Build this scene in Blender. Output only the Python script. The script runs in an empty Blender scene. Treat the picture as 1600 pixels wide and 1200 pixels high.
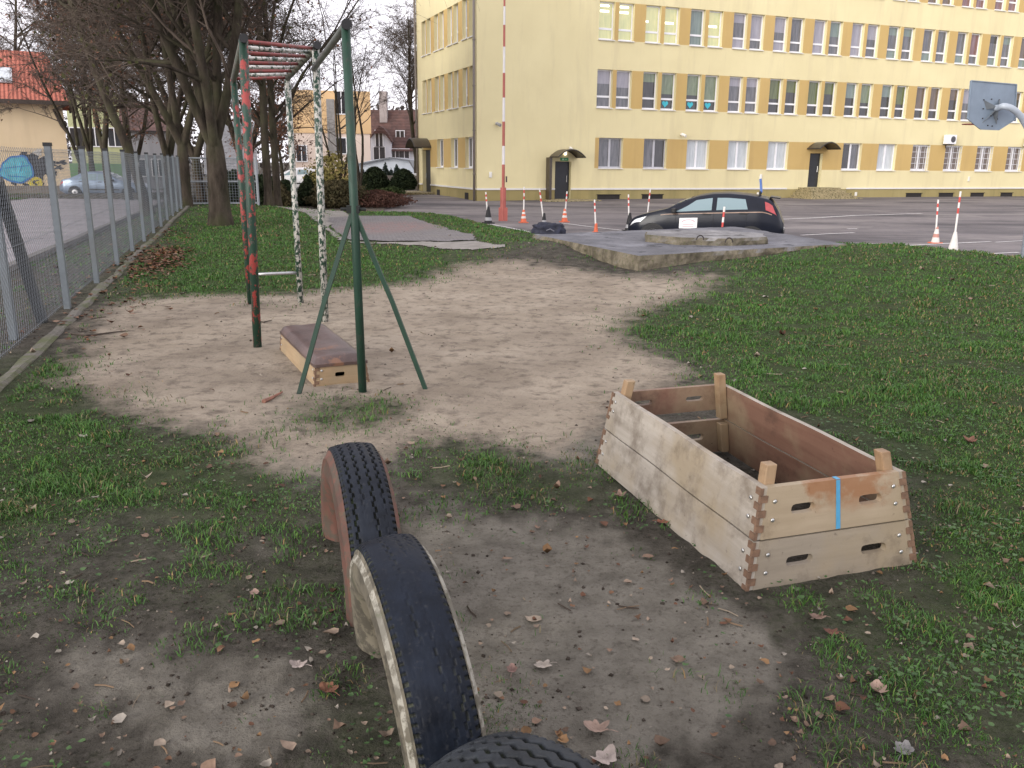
import bpy, bmesh, math, random
import numpy as np
from mathutils import Vector, Matrix, noise as mnoise
R = math.radians
C = bpy.context.scene.collection
rng = np.random.default_rng(7)

# ------------------------------------------------------------------ camera model (calibrated from the photograph)
F = 1320.0; PITCH = math.atan(345 / F); ROLL = R(.55); CAMZ = 1.6
_cp, _sp = math.cos(PITCH), math.sin(PITCH)
_f = np.array([0, _cp, -_sp]); _r = np.array([1., 0, 0]); _d = np.array([0, -_sp, -_cp])
_c, _s = math.cos(ROLL), math.sin(ROLL)
RX, DN, FW = _c * _r - _s * _d, _s * _r + _c * _d, _f
CAM = np.array([0, 0, CAMZ])
def ray(px, py): return (px - 800) / F * RX + (py - 600) / F * DN + FW
def at_z(px, py, z=0.):
    d = ray(px, py); return CAM + d * ((z - CAMZ) / d[2])
def at_y(px, py, y):
    d = ray(px, py); return CAM + d * (y / d[1])

# ------------------------------------------------------------------ numeric noise
def _hash(ix, iy, seed):
    n = (ix.astype(np.int64) * 374761393 + iy.astype(np.int64) * 668265263 + seed * 974711) & 0x7fffffff
    n = ((n ^ (n >> 13)) * 1274126177) & 0x7fffffff
    return ((n ^ (n >> 16)) & 0xffff) / 65535.
def vnoise(x, y, seed=0):
    x = np.asarray(x, float); y = np.asarray(y, float)
    ix = np.floor(x); iy = np.floor(y); fx = x - ix; fy = y - iy
    fx = fx * fx * (3 - 2 * fx); fy = fy * fy * (3 - 2 * fy)
    a = _hash(ix, iy, seed); b = _hash(ix + 1, iy, seed); c = _hash(ix, iy + 1, seed); d = _hash(ix + 1, iy + 1, seed)
    return (a * (1 - fx) + b * fx) * (1 - fy) + (c * (1 - fx) + d * fx) * fy
def fbm(x, y, oct=4, seed=0):
    s = 0; a = .5
    for o in range(oct):
        s = s + a * vnoise(x * 2 ** o + 17.3 * o, y * 2 ** o - 9.1 * o, seed + o); a *= .5
    return s / (1 - .5 ** oct)
def sstep(x, a, b):
    t = np.clip((x - a) / (b - a), 0, 1); return t * t * (3 - 2 * t)
def in_poly(x, y, P):
    P = np.asarray(P, float); ins = np.zeros(np.shape(x), bool); j = len(P) - 1
    for i in range(len(P)):
        xi, yi = P[i]; xj, yj = P[j]
        if yi != yj:
            c = ((yi > y) != (yj > y)) & (x < (xj - xi) * (y - yi) / (yj - yi) + xi); ins ^= c
        j = i
    return ins
def seg_dist(x, y, P):
    d = np.full(np.shape(x), 1e9)
    for (ax, ay), (bx, by) in zip(P[:-1], P[1:]):
        ux, uy = bx - ax, by - ay; t = np.clip(((x - ax) * ux + (y - ay) * uy) / (ux * ux + uy * uy), 0, 1)
        d = np.minimum(d, np.hypot(x - ax - t * ux, y - ay - t * uy))
    return d

# ------------------------------------------------------------------ terrain height
FB = np.array([-4.9, 9.2]); FD = np.array([-.304, .9527]); FN = np.array([-.9527, -.304])   # fence base point, direction, left normal
CREST = [(60, 2), (16, 9), (8.6, 14.0), (7.2, 15.3), (5.6, 17.6), (2.6, 18.6), (.5, 18.4), (-.5, 21.5), (-3.2, 28.0), (-6.8, 28.8), (-9.5, 31.5), (-12.4, 32.6)]
YARD = CREST + [(-39.5, 117.6), (-60, 420), (420, 420), (420, 2)]
def za(y): return np.clip(-.7 + (np.asarray(y, float) - 24) * .016, -.75, -.30)
def hgt(x, y):
    x = np.asarray(x, float); y = np.asarray(y, float)
    z0 = .27 * np.exp(-((x - 6.4) ** 2 + (y - 14.3) ** 2) / (2 * 2.0 ** 2)) + .16 * np.exp(-((x + .2) ** 2 + (y - 17.6) ** 2) / (2 * 1.7 ** 2))
    z0 = z0 + .15 * np.exp(-((x - .75) ** 2 + (y - 15.2) ** 2) / (2 * .95 ** 2)) + .06 * np.exp(-((x - 2.9) ** 2 + (y - 13.0) ** 2) / (2 * .8 ** 2))
    z0 = z0 + .045 * (fbm(x * .55, y * .55, 3, 3) - .5) * sstep(np.hypot(x, y), 2, 6) + .02 * (fbm(x * 2.3, y * 2.3, 3, 11) - .5)
    fl = (x - FB[0]) * FN[0] + (y - FB[1]) * FN[1]
    z0 = z0 + sstep(fl, .2, 1.6) * (-.05 - .012 * np.clip(y - 12, 0, 60))
    sd = seg_dist(x, y, CREST) * np.where(in_poly(x, y, YARD), 1, -1)
    w = np.interp(x, [-3, 2], [5.0, 1.6])
    b = sstep(sd / w, 0, 1)
    return z0 * (1 - b) + (za(y) - .04) * b
def micro(x, y):     # clods and hoof-sized dents close to the viewer
    f = np.clip(1.5 - np.hypot(x, y) / 4.6, .06, 1)
    return f * (.026 * (fbm(x * 5, y * 5, 3, 31) - .5) + .016 * (fbm(x * 15, y * 15, 2, 37) - .5))
def H1(x, y): return float(hgt(np.array([x]), np.array([y]))[0])
def gpt(px, py):
    z = 0.
    for _ in range(8):
        p = at_z(px, py, z); z = H1(p[0], p[1])
    return np.array([p[0], p[1], z])
def apt(px, py):
    z = -.6
    for _ in range(8):
        p = at_z(px, py, z); z = float(za(p[1]))
    return np.array([p[0], p[1], z])

# ------------------------------------------------------------------ node materials
def lin(r, g, b):
    f = lambda v: (v / 255 / 12.92) if v / 255 <= .04045 else ((v / 255 + .055) / 1.055) ** 2.4
    return (f(r), f(g), f(b))
MATS = {}
class NT:
    def __init__(s, name):
        s.m = bpy.data.materials.new(name); s.m.use_nodes = True; s.t = s.m.node_tree; s.n = s.t.nodes; s.l = s.t.links
        s.b = s.n['Principled BSDF']; s.tc = s.n.new('ShaderNodeTexCoord'); s.co = s.tc.outputs['Object']
    def new(s, k, **kw):
        o = s.n.new(k)
        for a, v in kw.items(): setattr(o, a, v)
        return o
    def put(s, v, sock):
        if hasattr(v, 'links') or hasattr(v, 'is_linked'): s.l.new(v, sock)
        elif isinstance(v, (tuple, list)) and len(v) == 3 and sock.type == 'RGBA': sock.default_value = (*v, 1)
        else: sock.default_value = v
    def mapping(s, scale=(1, 1, 1), loc=(0, 0, 0), rot=(0, 0, 0), co=None):
        m = s.new('ShaderNodeMapping'); s.l.new(co or s.co, m.inputs[0]); m.inputs['Scale'].default_value = scale; m.inputs['Location'].default_value = loc; m.inputs['Rotation'].default_value = rot
        return m.outputs[0]
    def noise(s, scale, detail=4, rough=.55, co=None, dist=0):
        n = s.new('ShaderNodeTexNoise'); s.l.new(co or s.co, n.inputs['Vector']); n.inputs['Scale'].default_value = scale; n.inputs['Detail'].default_value = detail; n.inputs['Roughness'].default_value = rough; n.inputs['Distortion'].default_value = dist
        return n.outputs['Fac']
    def ramp(s, f, a, b):
        n = s.new('ShaderNodeMapRange'); s.l.new(f, n.inputs[0]); n.inputs[1].default_value = a; n.inputs[2].default_value = b; n.clamp = True
        return n.outputs[0]
    def mix(s, f, a, b):
        n = s.new('ShaderNodeMix', data_type='RGBA'); s.put(f, n.inputs[0]); s.put(a, n.inputs[6]); s.put(b, n.inputs[7]); return n.outputs[2]
    def math(s, op, a, b=0.):
        n = s.new('ShaderNodeMath', operation=op); s.put(a, n.inputs[0]); s.put(b, n.inputs[1]); return n.outputs[0]
    def attr(s, name):
        n = s.new('ShaderNodeAttribute', attribute_name=name); return n
    def sep(s, co=None):
        n = s.new('ShaderNodeSeparateXYZ'); s.l.new(co or s.co, n.inputs[0]); return n.outputs
    def bump(s, h, strength=.5, dist=.01):
        n = s.new('ShaderNodeBump'); s.l.new(h, n.inputs['Height']); n.inputs['Strength'].default_value = strength; n.inputs['Distance'].default_value = dist; s.l.new(n.outputs[0], s.b.inputs['Normal'])
    def fin(s, col, rough=.7, metal=0., spec=None):
        s.put(col, s.b.inputs['Base Color']); s.put(rough, s.b.inputs['Roughness']); s.b.inputs['Metallic'].default_value = metal
        if spec is not None: s.b.inputs['Specular IOR Level'].default_value = spec
        return s.m
def flat(name, col, rough=.6, var=.12, scale=3., metal=0., bump=0., bscale=60., spec=None, dirt=None, dscale=1.2):
    """a plain paint / plaster / metal with mottling, fine grain and optional dirt blotches"""
    if name in MATS: return MATS[name]
    t = NT(name); a = tuple(v * (1 - var) for v in col); b = tuple(min(1, v * (1 + var)) for v in col)
    c = t.mix(t.ramp(t.noise(scale, 6), .3, .7), a, b)
    if dirt: c = t.mix(t.math('MULTIPLY', t.ramp(t.noise(dscale, 7, .65), .5, .72), .6), c, dirt)
    if bump: t.bump(t.noise(bscale, 5), bump, .01)
    MATS[name] = t.fin(c, rough, metal, spec); return MATS[name]
def emit(name, col, strength):
    t = NT(name); t.put(col, t.b.inputs['Emission Color']); t.b.inputs['Emission Strength'].default_value = strength
    return t.fin(col, .4)
def chipped(name, base, chip, thr, scale=9., rough=.55, stretch=.65, under=None):
    t = NT(name); co = t.mapping((1, 1, stretch))
    n = t.noise(scale, 10, .70, co); m = t.ramp(n, thr - .012, thr + .012)
    bb = t.mix(t.ramp(t.noise(5, 4), .3, .7), tuple(v * .8 for v in base), tuple(v * 1.2 for v in base))
    c = t.mix(m, bb, chip)
    if under:
        n2 = t.ramp(t.noise(scale * 2.1, 8, .6, t.mapping((1, 1, stretch), (3, 7, 1))), .61, .63); c = t.mix(n2, c, under)
    t.bump(m, .5, .002)
    return t.fin(c, rough)

# ------------------------------------------------------------------ mesh builder
ORG = {}
class MB:
    def __init__(s): s.v = []; s.f = []; s.m = []; s.n = 0
    def add(s, v, f, mi=0):
        v = np.asarray(v, float).reshape(-1, 3); s.v.append(v)
        for q in f: s.f.append(tuple(int(i) + s.n for i in q)); s.m.append(mi)
        s.n += len(v); return s
    def box(s, c, size, rz=0., mi=0, M=None):
        x, y, z = (np.array(size) / 2)
        v = np.array([(-x, -y, -z), (x, -y, -z), (x, y, -z), (-x, y, -z), (-x, -y, z), (x, -y, z), (x, y, z), (-x, y, z)])
        if rz: k, q = math.cos(rz), math.sin(rz); v = v @ np.array([[k, q, 0], [-q, k, 0], [0, 0, 1]])
        if M is not None: v = v @ np.array(M.to_3x3()).T
        return s.add(v + np.array(c), [(0, 3, 2, 1), (4, 5, 6, 7), (0, 1, 5, 4), (1, 2, 6, 5), (2, 3, 7, 6), (3, 0, 4, 7)], mi)
    def hexa(s, b4, t4, mi=0):
        return s.add(np.array(list(b4) + list(t4)), [(3, 2, 1, 0), (4, 5, 6, 7), (0, 1, 5, 4), (1, 2, 6, 5), (2, 3, 7, 6), (3, 0, 4, 7)], mi)
    def tube(s, pts, rad, n=8, mi=0, caps=True, phase=0.):
        pts = np.asarray(pts, float); k = len(pts)
        rad = np.full(k, rad, float) if np.isscalar(rad) else np.asarray(rad, float)
        T = np.gradient(pts, axis=0); T /= np.linalg.norm(T, axis=1)[:, None] + 1e-12
        a = np.array([0, 0, 1.]) if abs(T[0][2]) < .9 else np.array([1., 0, 0])
        U = np.cross(T[0], a); U /= np.linalg.norm(U); vs = []
        for i in range(k):
            U = U - T[i] * (U @ T[i]); U /= np.linalg.norm(U); W = np.cross(T[i], U)
            an = np.arange(n) * 2 * math.pi / n + phase
            vs.append(pts[i] + rad[i] * (np.cos(an)[:, None] * U + np.sin(an)[:, None] * W))
        f = [(i * n + j, i * n + (j + 1) % n, (i + 1) * n + (j + 1) % n, (i + 1) * n + j) for i in range(k - 1) for j in range(n)]
        if caps: f += [tuple(range(n - 1, -1, -1)), tuple((k - 1) * n + j for j in range(n))]
        return s.add(np.concatenate(vs), f, mi)
    def lathe(s, prof, c=(0, 0, 0), n=16, mi=0, M=None):
        an = np.arange(n) * 2 * math.pi / n; v = []
        for r, z in prof: v += [(r * math.cos(a), r * math.sin(a), z) for a in an]
        v = np.array(v)
        if M is not None: v = v @ np.array(M.to_3x3()).T
        k = len(prof); f = [(i * n + j, i * n + (j + 1) % n, (i + 1) * n + (j + 1) % n, (i + 1) * n + j) for i in range(k - 1) for j in range(n)]
        f += [tuple(range(n - 1, -1, -1)), tuple((k - 1) * n + j for j in range(n))]
        return s.add(v + np.array(c), f, mi)
    def grid(s, P, mi=0, closed=False):
        P = np.asarray(P, float); a, b = P.shape[:2]; f = []
        for i in range(a - 1):
            for j in range(b if closed else b - 1):
                f.append((i * b + j, i * b + (j + 1) % b, (i + 1) * b + (j + 1) % b, (i + 1) * b + j))
        return s.add(P.reshape(-1, 3), f, mi)
    def prism(s, poly, off, mi=0):
        p = np.asarray(poly, float); n = len(p); o = np.asarray(off, float)
        f = [tuple(range(n - 1, -1, -1)), tuple(range(n, 2 * n))] + [(i, (i + 1) % n, n + (i + 1) % n, n + i) for i in range(n)]
        return s.add(np.concatenate([p, p + o]), f, mi)
    def build(s, name, mat, parent=None, smooth=False, world=True, bevel=0., kind=None):
        me = bpy.data.meshes.new(name); v = np.concatenate(s.v)
        if parent is not None:
            org = ORG.get(parent.name, np.zeros(3)) if world else np.zeros(3)
        else: org = np.array([(v[:, 0].min() + v[:, 0].max()) / 2, (v[:, 1].min() + v[:, 1].max()) / 2, v[:, 2].min()]) if world else np.zeros(3)
        me.from_pydata((v - org).tolist(), [], s.f)
        mats = mat if isinstance(mat, (list, tuple)) else [mat]
        for m in mats: me.materials.append(m)
        if len(mats) > 1: me.polygons.foreach_set('material_index', np.array(s.m, dtype=np.int32))
        if smooth: me.polygons.foreach_set('use_smooth', np.ones(len(s.f), bool))
        me.update()
        o = bpy.data.objects.new(name, me); C.objects.link(o)
        if parent is not None: o.parent = parent; ORG[o.name] = ORG.get(parent.name, np.zeros(3)) if world else np.zeros(3)
        else: o.location = org; ORG[o.name] = org
        if bevel:
            b = o.modifiers.new('bevel', 'BEVEL'); b.width = bevel; b.segments = 2; b.limit_method = 'ANGLE'; b.angle_limit = R(40)
        if kind: o['kind'] = kind
        return o
def raw(name, verts, quads, mat, smooth=False, attrs=None, kind=None):
    """big vectorised mesh: quads or tris as an (n,k) array"""
    me = bpy.data.meshes.new(name); verts = np.asarray(verts, np.float32); quads = np.asarray(quads, np.int32); n, k = quads.shape
    me.vertices.add(len(verts)); me.vertices.foreach_set('co', verts.ravel())
    me.loops.add(n * k); me.loops.foreach_set('vertex_index', quads.ravel())
    me.polygons.add(n); me.polygons.foreach_set('loop_start', np.arange(n, dtype=np.int32) * k)
    if smooth: me.polygons.foreach_set('use_smooth', np.ones(n, bool))
    me.materials.append(mat)
    for an, arr in (attrs or {}).items():
        if arr.ndim == 1: at = me.attributes.new(an, 'FLOAT', 'POINT'); at.data.foreach_set('value', arr.astype(np.float32))
        else: at = me.attributes.new(an, 'FLOAT_COLOR', 'POINT'); at.data.foreach_set('color', np.concatenate([arr, np.ones((len(arr), 1))], 1).astype(np.float32).ravel())
    me.update(calc_edges=True); me.validate()
    o = bpy.data.objects.new(name, me); C.objects.link(o)
    if kind: o['kind'] = kind
    return o
def tag(o, label, cat, group=None):
    o['label'] = label; o['category'] = cat
    if group: o['group'] = group
    return o
def thing(name, label, cat, loc, group=None, rz=0.):
    o = bpy.data.objects.new(name, None); C.objects.link(o); o.location = tuple(loc); o.rotation_euler = (0, 0, rz); o.empty_display_size = .2
    ORG[o.name] = np.array(loc, float); return tag(o, label, cat, group)
def child(parent, name, mat, mb, **kw): return mb.build(name, mat, parent, **kw)
# ------------------------------------------------------------------ where the sand, the soil and the grass lie
def W(pts): return [tuple(gpt(*p)[:2]) for p in pts]
PATHX = 1
SAND = [W([(118,500),(150,478),(230,462),(370,458),(440,460),(540,450),(600,440),(680,438),(722,424),(760,396),(800,392),(850,405),(905,425),(990,438),(1060,426),(1120,420),(1135,427),
    (1110,448),(1040,468),(965,488),(935,515),(985,548),(1060,575),(1050,598),(965,612),(945,650),(905,668),(880,700),(840,716),(795,700),(775,672),(650,680),(610,700),(565,720),(520,705),
    (505,745),(420,735),(365,705),(375,680),(300,662),(205,652),(130,622),(100,590),(112,540)])]
PATH = [W([(560,690),(640,735),(680,765),(760,795),(880,820),(960,830),(1040,905),(1185,965),(1230,1040),(1150,1130),(1060,1199),(770,1199),(700,1020),(640,830),(600,760)]), W([(800,690),(900,660),(960,610),(1000,600),(950,700),(940,800),(880,810),(850,730)]), W([(350,690),(520,700),(640,700),(520,760),(400,740)]), W([(60,1000),(200,960),(260,1060),(150,1120)]),
        W([(250,1080),(440,1000),(520,1060),(490,1199),(200,1199)]), W([(330,830),(420,800),(470,860),(400,900)])]
GR = [  # (density, polygon)
 (1.0, W([(300,319),(420,322),(480,327),(510,345),(545,376),(630,384),(700,392),(760,396),(722,422),(690,432),(530,452),(375,462),(190,474),(150,476),(205,440),(290,350)])),
 (1.0, W([(500,332),(562,326),(660,326),(770,349),(832,364),(835,384),(785,386),(742,372),(655,338)])),
 (.88, W([(1138,428),(1100,408),(1250,393),(1368,386),(1600,412)]) + [(16,9.2),(16,0),(4.2,.5)] + W([(1599,1010),(1530,940),(1415,890),(1385,735),(1100,598),(1070,572),(955,520),(945,505),(990,485)])),
 (.62, W([(1599,990),(1530,930),(1450,880),(1400,900),(1190,935),(1180,985),(1270,1010),(1400,1100),(1480,1199),(1599,1199)]) + [(3.0,.6),(4.2,.4)]),
 (.8, W([(20,600),(110,600),(150,630),(230,660),(360,690),(440,742),(440,770),(340,790),(250,770),(160,800),(0,840)]) + [(-3.2,2.8),(-5.0,5.5)]),
 (.65, W([(250,800),(440,770),(520,740),(500,790),(430,830),(300,850)])),
 (.7, W([(620,700),(660,682),(770,676),(800,705),(845,722),(940,700),(960,720),(950,770),(965,800),(890,800),(830,780),(740,768),(650,742)])),
 (.85, W([(445,640),(480,622),(560,612),(640,614),(652,628),(600,655),(540,665),(500,690),(470,660)])),
 (.55, W([(990,862),(1020,850),(1110,890),(1170,925),(1150,945),(1040,905)])),
 (.9, W([(485,850),(515,850),(548,985),(500,950),(470,890)])),
 (.6, W([(500,1090),(560,1060),(620,1060),(650,1199),(480,1199)])),
 (.7, W([(748,1070),(790,1075),(815,1120),(780,1160),(760,1150)])),
 (.75, W([(360,480),(380,470),(480,470),(485,478),(440,480),(425,484),(380,488)])),
 (.6, W([(420,740),(480,725),(500,760),(440,775)])), (.5, W([(450,805),(505,790),(500,850),(430,850)])),
 (.5, W([(265,885),(330,870),(440,890),(400,960),(300,930)])),
 (.9, W([(1178,1072),(1230,1072),(1232,1096),(1182,1098)])), (.8, W([(1305,1165),(1350,1165),(1350,1199),(1305,1199)])),
 (.5, W([(0,880),(60,890),(80,960),(0,980)])), (.4, W([(60,1120),(140,1130),(140,1199),(40,1199)])), (.7, W([(455,1065),(500,1060),(505,1090),(460,1100)])),
 (.8, W([(0,560),(60,540),(110,560),(130,585),(60,610),(0,600)])),
]
def warp(x, y, seed=21):
    d = np.hypot(x, y); s = np.clip(d * .035, .05, .5)
    return (x + s * (1.6 * (fbm(x / s / 2.2, y / s / 2.2, 3, seed) - .5) + .7 * (fbm(x / s, y / s, 2, seed + 9) - .5)) * 2,
            y + s * (1.6 * (fbm(x / s / 2.2, y / s / 2.2, 3, seed + 5) - .5) + .7 * (fbm(x / s, y / s, 2, seed + 14) - .5)) * 2)
def fence_off(x, y): return (x - FB[0]) * FN[0] + (y - FB[1]) * FN[1]
def masks(x, y, k=7):
    r = np.random.default_rng(5); d = .07 + .03 * np.hypot(x, y); acc = [0, 0, 0]
    for i in range(k):
        a = masks1(x + r.normal(0, 1, x.shape) * d, y + r.normal(0, 1, x.shape) * d)
        acc = [p + q / k for p, q in zip(acc, a)]
    return acc
def masks1(x, y):
    wx, wy = warp(x, y)
    s = np.zeros(x.shape); p = np.zeros(x.shape); g = np.zeros(x.shape)
    for P in SAND: s = np.maximum(s, in_poly(wx, wy, P))
    for P in (GR[7][1], GR[12][1]): s = s * (1 - .85 * in_poly(wx, wy, P))
    for P in PATH: p = np.maximum(p, in_poly(wx, wy, P))
    for dn, P in GR: g = np.maximum(g, dn * in_poly(wx, wy, P))
    fo = fence_off(x, y)
    base = np.where((x < -.2) & (fo < .3), .30, .2) * (s < .5) * (p < .5)            # thin tufts everywhere else
    g = np.maximum(g, base)
    g = np.where(fo > .3, .4 * (fbm(x * .8, y * .8, 3, 77) > .47), g)              # verge behind the fence
    g = np.where((y < 1.0) | (x > 14), np.maximum(g, .4), g)
    return s, p, g

# ------------------------------------------------------------------ the ground, one sheet to the horizon
ys = np.concatenate([[-60, -30, -12, -5, -2], np.geomspace(.6, 45, 470) , np.geomspace(46, 900, 60)]); ys[5:475] += np.linspace(-1.2, 0, 470)
half = 2.2 + 1.15 * np.maximum(ys, 0) + np.where(ys < 0, 60, 0) * (ys < -1.9) + np.where(ys > 45, 60, 0)
ss = np.linspace(-1, 1, 520)
GX = ss[None, :] * half[:, None]; GY = np.repeat(ys[:, None], 520, 1)
GZ = hgt(GX, GY)
GZ += micro(GX, GY)
SM, PM, GM = masks(GX, GY, 6)
def blur(a):
    for _ in range(2):
        b = np.pad(a, 1, mode='edge'); a = (b[:-2, 1:-1] + b[2:, 1:-1] + b[1:-1, :-2] + b[1:-1, 2:] + 2 * b[1:-1, 1:-1]) / 6
    return a
SM, PM, GM = blur(SM), blur(PM), blur(GM)
idx = np.arange(GX.size).reshape(GX.shape)
quads = np.stack([idx[:-1, :-1].ravel(), idx[:-1, 1:].ravel(), idx[1:, 1:].ravel(), idx[1:, :-1].ravel()], 1)

t = NT('bare_ground')
S_, P_, G_ = t.attr('sand').outputs['Fac'], t.attr('path').outputs['Fac'], t.attr('turf').outputs['Fac']
n1 = t.noise(1.3, 6, .6); n2 = t.noise(7, 8, .65); n3 = t.noise(42, 6, .7); n4 = t.noise(160, 3, .7)
soil = t.mix(t.ramp(n2, .36, .64), (.046, .041, .0325), (.108, .0975, .079))
soil = t.mix(t.math('MULTIPLY', t.ramp(n3, .52, .64), .75), soil, (.020, .016, .012)); soil = t.mix(t.math('MULTIPLY', t.ramp(t.noise(24, 6, .7, t.mapping((1, 1, 1), (4, 4, 4))), .56, .66), .5), soil, (.125, .110, .094))
soil = t.mix(t.math('MULTIPLY', t.ramp(n4, .60, .72), .5), soil, (.13, .112, .095))
path = t.mix(t.ramp(n2, .35, .62), (.145, .132, .108), (.225, .207, .172))
path = t.mix(t.math('MULTIPLY', t.ramp(n3, .53, .66), .7), path, (.085, .072, .059))
sand = t.mix(t.ramp(n1, .33, .62), (.295, .245, .187), (.41, .347, .272))
sand = t.mix(t.math('MULTIPLY', t.ramp(n2, .50, .66), .7), sand, (.135, .110, .088))
sand = t.mix(t.math('MULTIPLY', t.ramp(t.noise(5, 7, .7, t.mapping((1, 1, 1), (3, 8, 2))), .56, .66), .6), sand, (.10, .080, .064))
sand = t.mix(t.math('MULTIPLY', t.ramp(t.noise(.75, 5, .6, t.mapping((1, 1, 1), (9, 1, 3))), .50, .66), .45), sand, (.19, .155, .122))
sand = t.mix(t.math('MULTIPLY', t.ramp(n3, .60, .74), .55), sand, (.12, .095, .075))
turf = t.mix(t.ramp(n2, .35, .65), (.026, .042, .013), (.056, .078, .026))
e = t.math('MULTIPLY', t.math('SUBTRACT', n3, .5), .55)
c = t.mix(t.ramp(t.math('ADD', P_, e), .35, .65), soil, path)
c = t.mix(t.ramp(t.math('ADD', G_, e), .25, .9), c, turf)
c = t.mix(t.ramp(t.math('ADD', S_, t.math('ADD', e, t.math('MULTIPLY', t.math('SUBTRACT', n2, .5), .9))), .28, .75), c, sand)
hh = t.math('ADD', t.math('MULTIPLY', n3, .6), t.math('ADD', t.math('MULTIPLY', n2, 1.6), t.math('MULTIPLY', n4, .25)))
t.bump(hh, 1.0, .045)
ground_mat = t.fin(c, .95, spec=.15)
ground = raw('ground', np.stack([GX, GY, GZ], -1).reshape(-1, 3), quads, ground_mat, True, {'sand': SM.ravel(), 'path': PM.ravel(), 'turf': GM.ravel()}, 'structure')

# ------------------------------------------------------------------ grass blades (nobody could count them)
def grass(name, x, y, hscale, wid, mat, seed, extra=None):
    r = np.random.default_rng(seed); n = len(x); z = hgt(x, y) + micro(x, y) - .004
    az = r.uniform(0, 2 * math.pi, n); h = hscale * r.uniform(.45, 1.25, n); w = wid * r.uniform(.7, 1.3, n)
    bend = h * r.uniform(.25, 1.1, n); ba = r.uniform(0, 2 * math.pi, n)
    sx, sy = np.cos(az) * w / 2, np.sin(az) * w / 2; bx, by = np.cos(ba) * bend, np.sin(ba) * bend
    P = np.empty((n, 5, 3))
    P[:, 0] = np.stack([x - sx, y - sy, z], 1); P[:, 1] = np.stack([x + sx, y + sy, z], 1)
    P[:, 2] = np.stack([x + sx * .8 + bx * .35, y + sy * .8 + by * .35, z + h * .6], 1); P[:, 3] = np.stack([x - sx * .8 + bx * .35, y - sy * .8 + by * .35, z + h * .6], 1)
    P[:, 4] = np.stack([x + bx, y + by, z + h * np.clip(1 - .35 * bend / h, .4, 1)], 1)
    b = np.arange(n)[:, None] * 5
    tri = np.concatenate([b + [0, 1, 2], b + [0, 2, 3], b + [3, 2, 4]], 0)
    cl = fbm(x * 1.1, y * 1.1, 3, 41); k = r.random(n)
    g = np.stack([.027 + .038 * k, .076 + .070 * k, .014 + .016 * k], 1) * (.75 + .55 * cl)[:, None]
    dead = r.random(n) < (.07 + .14 * (cl < .42)); g[dead] = np.stack([.13 + .07 * k, .105 + .06 * k, .055 + .035 * k], 1)[dead]
    yl = r.random(n) < .16; g[yl] = g[yl] * np.array([1.5, 1.2, .9])
    return raw(name, P.reshape(-1, 3), tri, mat, False, {'tint': np.repeat(g, 5, 0)}, 'stuff')
t = NT('grass_blade'); gm = t.fin(t.attr('tint').outputs['Color'], .6, spec=.25)
t.b.inputs['Subsurface Weight'].default_value = 0
def scatter(n, near, far, seed, hw=1.0):
    """candidates spread over the wedge the photo looks along, denser near by (n per unit of log distance)"""
    r = np.random.default_rng(seed); d = np.exp(r.uniform(math.log(near), math.log(far), n)); x = r.uniform(-1, 1, n) * (1.2 + hw * d * .72)
    return x, d, r
X, Y, r = scatter(1400000, .75, 34, 5)
ok = np.ones(len(X), bool); s_, p_, g_ = masks(X, Y, 3)
clump = fbm(X * 5.5, Y * 5.5, 3, 51); cl2 = fbm(X * 1.3, Y * 1.3, 3, 52)
d = np.hypot(X, Y)
pr = g_ * sstep(clump + .25 * g_ + .62 * (cl2 - .5), .50 - .12 * g_, .68 - .1 * g_)
sd = seg_dist(X, Y, CREST) * np.where(in_poly(X, Y, YARD), 1, -1); fo = fence_off(X, Y)
pr *= (sd < np.interp(X, [-3, 2], [3.2, 1.3])) * (1 - s_ * .985) * ~((fo > -.28) & (fo < .12))
# the slab, the two boxes and the paved patch carry no grass
SLABP = [(.37, 16.59), (1.88, 12.76), (5.94, 15.16), (5.0, 19.26)]
PAVE = W([(490,328),(512,339),(640,338),(745,374),(785,387),(700,391),(630,383),(545,377),(505,345)])
BOXP = [(.95, 3.02), (1.68, 3.2), (1.25, 4.5), (.5, 4.3)]
for P in (SLABP, PAVE, BOXP): pr *= ~in_poly(X, Y, P)
keep = r.random(len(X)) < pr * .8
X, Y, d, clump, g_ = X[keep], Y[keep], d[keep], clump[keep], g_[keep]
hs = (.018 + .036 * sstep(clump, .45, .8)) * np.where(g_ > .5, 1., .75) * np.interp(d, [1, 6, 20], [1.0, 1.15, 1.5])
grass('grass', X, Y, hs, np.interp(d, [.8, 3, 10, 30], [.0026, .0036, .0095, .028]), gm, 8)
# verge in front of the graffiti house
V = rng.uniform(0, 1, (26000, 2)); vx = -44 + V[:, 0] * 18.5; vy = 44.5 + V[:, 1] * 8.5
grass('verge_grass', vx, vy, np.full(26000, .10), np.full(26000, .05), gm, 9)

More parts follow.
